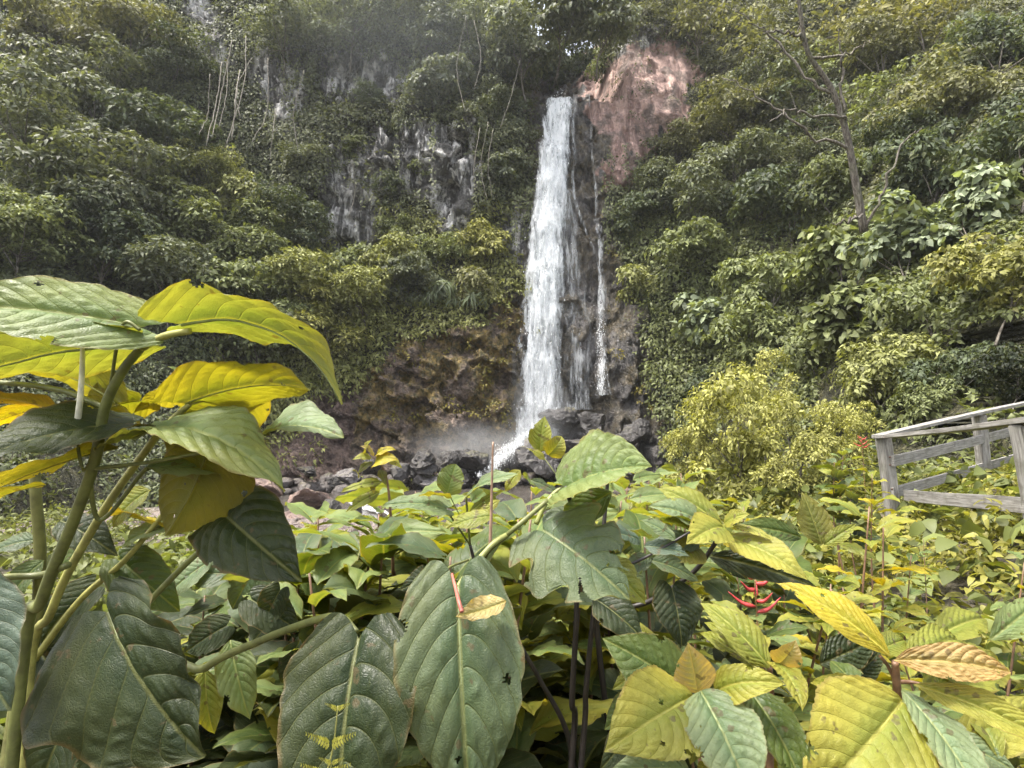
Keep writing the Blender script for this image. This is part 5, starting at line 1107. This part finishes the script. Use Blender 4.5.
n = 800; X = rng.uniform(-5, 9, n); Y = rng.uniform(2.2, 11, n); cl = vnoise(np.stack([X * .6, Y * .6, 0 * X], -1), 150); k = (cl > .05) & (np.abs(X) < Y * .95 + 1); X, Y = X[k], Y[k]; Z = ground_z(X, Y); nb_ = 12
Pg = np.repeat(np.stack([X, Y, Z], -1), nb_, 0) + rng.normal(size=(len(X) * nb_, 3)) * np.array([.05, .05, 0]); a_ = rng.random(len(Pg)) * 6.28
v, t = leaves_arrays(Pg, np.stack([np.cos(a_) * .7, np.sin(a_) * .7, .9 + 0 * a_], -1), np.stack([-np.cos(a_), -np.sin(a_), .9 + 0 * a_], -1), rng.uniform(.16, .42, len(Pg)), .014, .35, True)
tag(link('grass_tufts', raw_mesh('grass_tufts', v, t), M_COVER, None, None, (.19, .20, .06)), kind='stuff')
n = 1500; X = rng.uniform(-4, 9, n); Y = rng.uniform(1.8, 10, n); k = (np.abs(X) < Y * .95 + 1); X, Y = X[k], Y[k]
cover('broad_weeds', X, Y, rng.uniform(.10, .34, len(X)), rng.uniform(.10, .2, len(X)), 6, .15, .62, (.125, .145, .045))

# ------------------------------------------------------------------ weathered wooden fence
m = NT('weathered_wood'); oi = m.n('ObjectInfo'); co = m.coords((3, 55, 55)); n = m.noise(co, 1.2, 6, .65, .3); n2 = m.noise(m.coords((1, 1, 1)), 5, 5, .6)
col = m.mix(m.ramp(n, .3, .7), (.13, .118, .105), (.34, .325, .30)); col = m.mix(m.math('MULTIPLY', m.ramp(n2, .5, .7), .55), col, (.13, .125, .095)); col = m.mix(m.math('MULTIPLY', m.ramp(m.noise(m.coords((1, 1, 1)), 9, 4), .58, .7), .5), col, (.10, .085, .07))
M_WOOD = m.done(m.bsdf(Base_Color=col, Roughness=.8, Normal=m.bump(n, .6, .006)))
def board(name, a, b, w, th, root, up=(0, 0, 1)):
    """a bevelled board from a to b, w high and th thick; its own long axis is local x so the grain follows it"""
    a, b = np.asarray(a, float), np.asarray(b, float); L = np.linalg.norm(b - a); X = norm(b - a); Y = norm(np.cross(np.array(up, float), X)); Z = np.cross(X, Y)
    bm = bmesh.new(); bmesh.ops.create_cube(bm, size=1)
    for v in bm.verts: v.co = Vector((v.co.x * L, v.co.y * th, v.co.z * w))
    bmesh.ops.subdivide_edges(bm, edges=[e for e in bm.edges if abs(e.verts[0].co.x - e.verts[1].co.x) > L * .5], cuts=8)
    bmesh.ops.bevel(bm, geom=[e for e in bm.edges if len(e.link_faces) == 2 and e.calc_face_angle() > .5], offset=min(w, th) * .09, segments=2, affect='EDGES')
    rr = random.Random(int(L * 1e4))
    for v in bm.verts:
        f = v.co.x / L; v.co.z += .006 * math.sin(f * 5 + L * 9) + rr.uniform(-.0012, .0012); v.co.y += .004 * math.sin(f * 4 + L * 5) + rr.uniform(-.0012, .0012)
    me = bpy.data.meshes.new(name); bm.to_mesh(me); bm.free(); o = link(name, me, M_WOOD, root); c = (a + b) / 2 - np.array(root.location)
    o.matrix_local = Matrix(((X[0], Y[0], Z[0], c[0]), (X[1], Y[1], Z[1], c[1]), (X[2], Y[2], Z[2], c[2]), (0, 0, 0, 1))); return o
dC, dA, dB = 6.1, 7.6, 4.0
cT, cB = at(883, 437, dC), at(897, 540, dC); aT, aB = at(979, 415, dA), at(986, 500, dA); bT, bB = at(1022, 424, dB), at(1046, 560, dB)
fA = tag(empty('wooden_fence', Vector(cB)), 'grey weathered fence of three rails climbing away up the path', 'fence')
fB = tag(empty('wooden_fence', Vector(bB)), 'grey weathered fence section with a flat top rail coming forward from the shared corner post', 'fence')
ext = lambda p, q_, k: p + (q_ - p) * k
board('post', cB - (0, 0, .1), cT, .125, .115, fA, (0, 1, 0)); board('post', aB - (0, 0, .1), aT, .135, .12, fA, (0, 1, 0)); a3T, a3B = ext(cT, aT, 2.0), ext(cB, aB, 2.0); board('post', a3B, a3T, .13, .12, fA, (0, 1, 0))
off = np.array([-.03, -.085, 0])
def railA(y0, yA, w, ofs, th=.035, k=2.05, x0=890): 
    p, q_ = at(x0, y0, dC) + ofs, at(979, yA, dA) + ofs; return board('rail', p, ext(p, q_, k), w, th, fA)
p0, q0 = cT + (.0, 0, .022), aT + (0, 0, .022); board('top_rail', ext(p0, q0, -.04), ext(p0, q0, 2.05), .04, .13, fA)
railA(461, 439, .115, off); railA(492, 467, .11, off)
board('post', bB - (0, 0, .2), bT, .12, .12, fB, (0, 1, 0))
p0, q0 = cT + (-.02, -.16, .0), bT + (0, 0, .022); board('top_rail', p0, ext(p0, q0, 1.3), .04, .13, fB)
p0, q0 = at(899, 494, dC) + (0, -.10, 0), at(1024, 506, dB) + (-.0, -.07, 0); board('rail', p0, ext(p0, q0, 1.3), .115, .035, fB)

m = NT('rusty_iron'); M_RUST = m.done(m.bsdf(Base_Color=(.10, .06, .045), Roughness=.7, Metallic=.4))
def bolt(p, root):
    bm = bmesh.new(); bmesh.ops.create_cone(bm, cap_ends=True, segments=10, radius1=.011, radius2=.008, depth=.014); bmesh.ops.rotate(bm, matrix=Matrix.Rotation(R(90), 3, 'X'), verts=bm.verts)
    me = bpy.data.meshes.new('bolt'); bm.to_mesh(me); bm.free(); o = link('bolt', me, M_RUST, root); o.location = Vector(np.asarray(p) - np.array(root.location)); return o
for (x, y, d_) in ((891, 461, 6.0), (893, 493, 6.0)):
    bolt(at(x, y - 2, d_) + (-.02, -.02, .02), fA); bolt(at(x, y + 3, d_) + (-.02, -.02, -.01), fA)
# ------------------------------------------------------------------ damp air of the gorge
bm = bmesh.new(); bmesh.ops.create_cube(bm, size=1)
for v in bm.verts: v.co = Vector((v.co.x * 420, 5 + v.co.y * 510, -5 + (v.co.z + .5) * 75))
me = bpy.data.meshes.new('haze'); bm.to_mesh(me); bm.free(); hz = link('haze', me)
m = NT('damp_air'); v = m.n('VolumePrincipled'); v.inputs['Color'].default_value = (.93, .96, 1, 1); v.inputs['Density'].default_value = .0004; v.inputs['Anisotropy'].default_value = .3
me.materials.append(m.done(v.outputs[0], 'Volume')); tag(hz, kind='stuff')
# ------------------------------------------------------------------ light
SUN_EL, SUN_AZ = R(68), R(-110)       # azimuth measured from +Y (into the gorge) towards +X
world = bpy.data.worlds.new('World'); scene.world = world; world.use_nodes = True
nt = world.node_tree; nt.nodes.clear()
sky = nt.nodes.new('ShaderNodeTexSky'); sky.sky_type = 'NISHITA'; sky.sun_disc = False
sky.sun_elevation = SUN_EL; sky.sun_rotation = SUN_AZ; sky.air_density = 1.0; sky.dust_density = 6.0; sky.ozone_density = .4; sky.altitude = 200
hs = nt.nodes.new('ShaderNodeHueSaturation'); hs.inputs['Saturation'].default_value = .45
bg = nt.nodes.new('ShaderNodeBackground'); bg.inputs['Strength'].default_value = .15
ow = nt.nodes.new('ShaderNodeOutputWorld')
nt.links.new(sky.outputs[0], hs.inputs['Color']); nt.links.new(hs.outputs[0], bg.inputs[0]); nt.links.new(bg.outputs[0], ow.inputs[0])
sl = bpy.data.lights.new('sun', 'SUN'); sl.energy = 2.0; sl.angle = R(9); sl.color = (1, .95, .86)
so_ = bpy.data.objects.new('sun', sl); COL.objects.link(so_)
sd = Vector((math.sin(SUN_AZ) * math.cos(SUN_EL), math.cos(SUN_AZ) * math.cos(SUN_EL), math.sin(SUN_EL)))
so_.rotation_euler = sd.to_track_quat('Z', 'Y').to_euler(); so_.location = (0, 0, 60)
scene.view_settings.view_transform = 'Standard'; scene.view_settings.look = 'None'
scene.view_settings.exposure = 1.85; scene.view_settings.gamma = 1
c = scene.cycles
c.max_bounces = 7; c.diffuse_bounces = 4; c.glossy_bounces = 2; c.transmission_bounces = 3; c.transparent_max_bounces = 10; c.volume_bounces = 1
c.use_adaptive_sampling = True; c.adaptive_threshold = .02; c.use_denoising = True
c.volume_step_rate = 2.0; c.volume_max_steps = 64; c.caustics_reflective = False; c.caustics_refractive = False
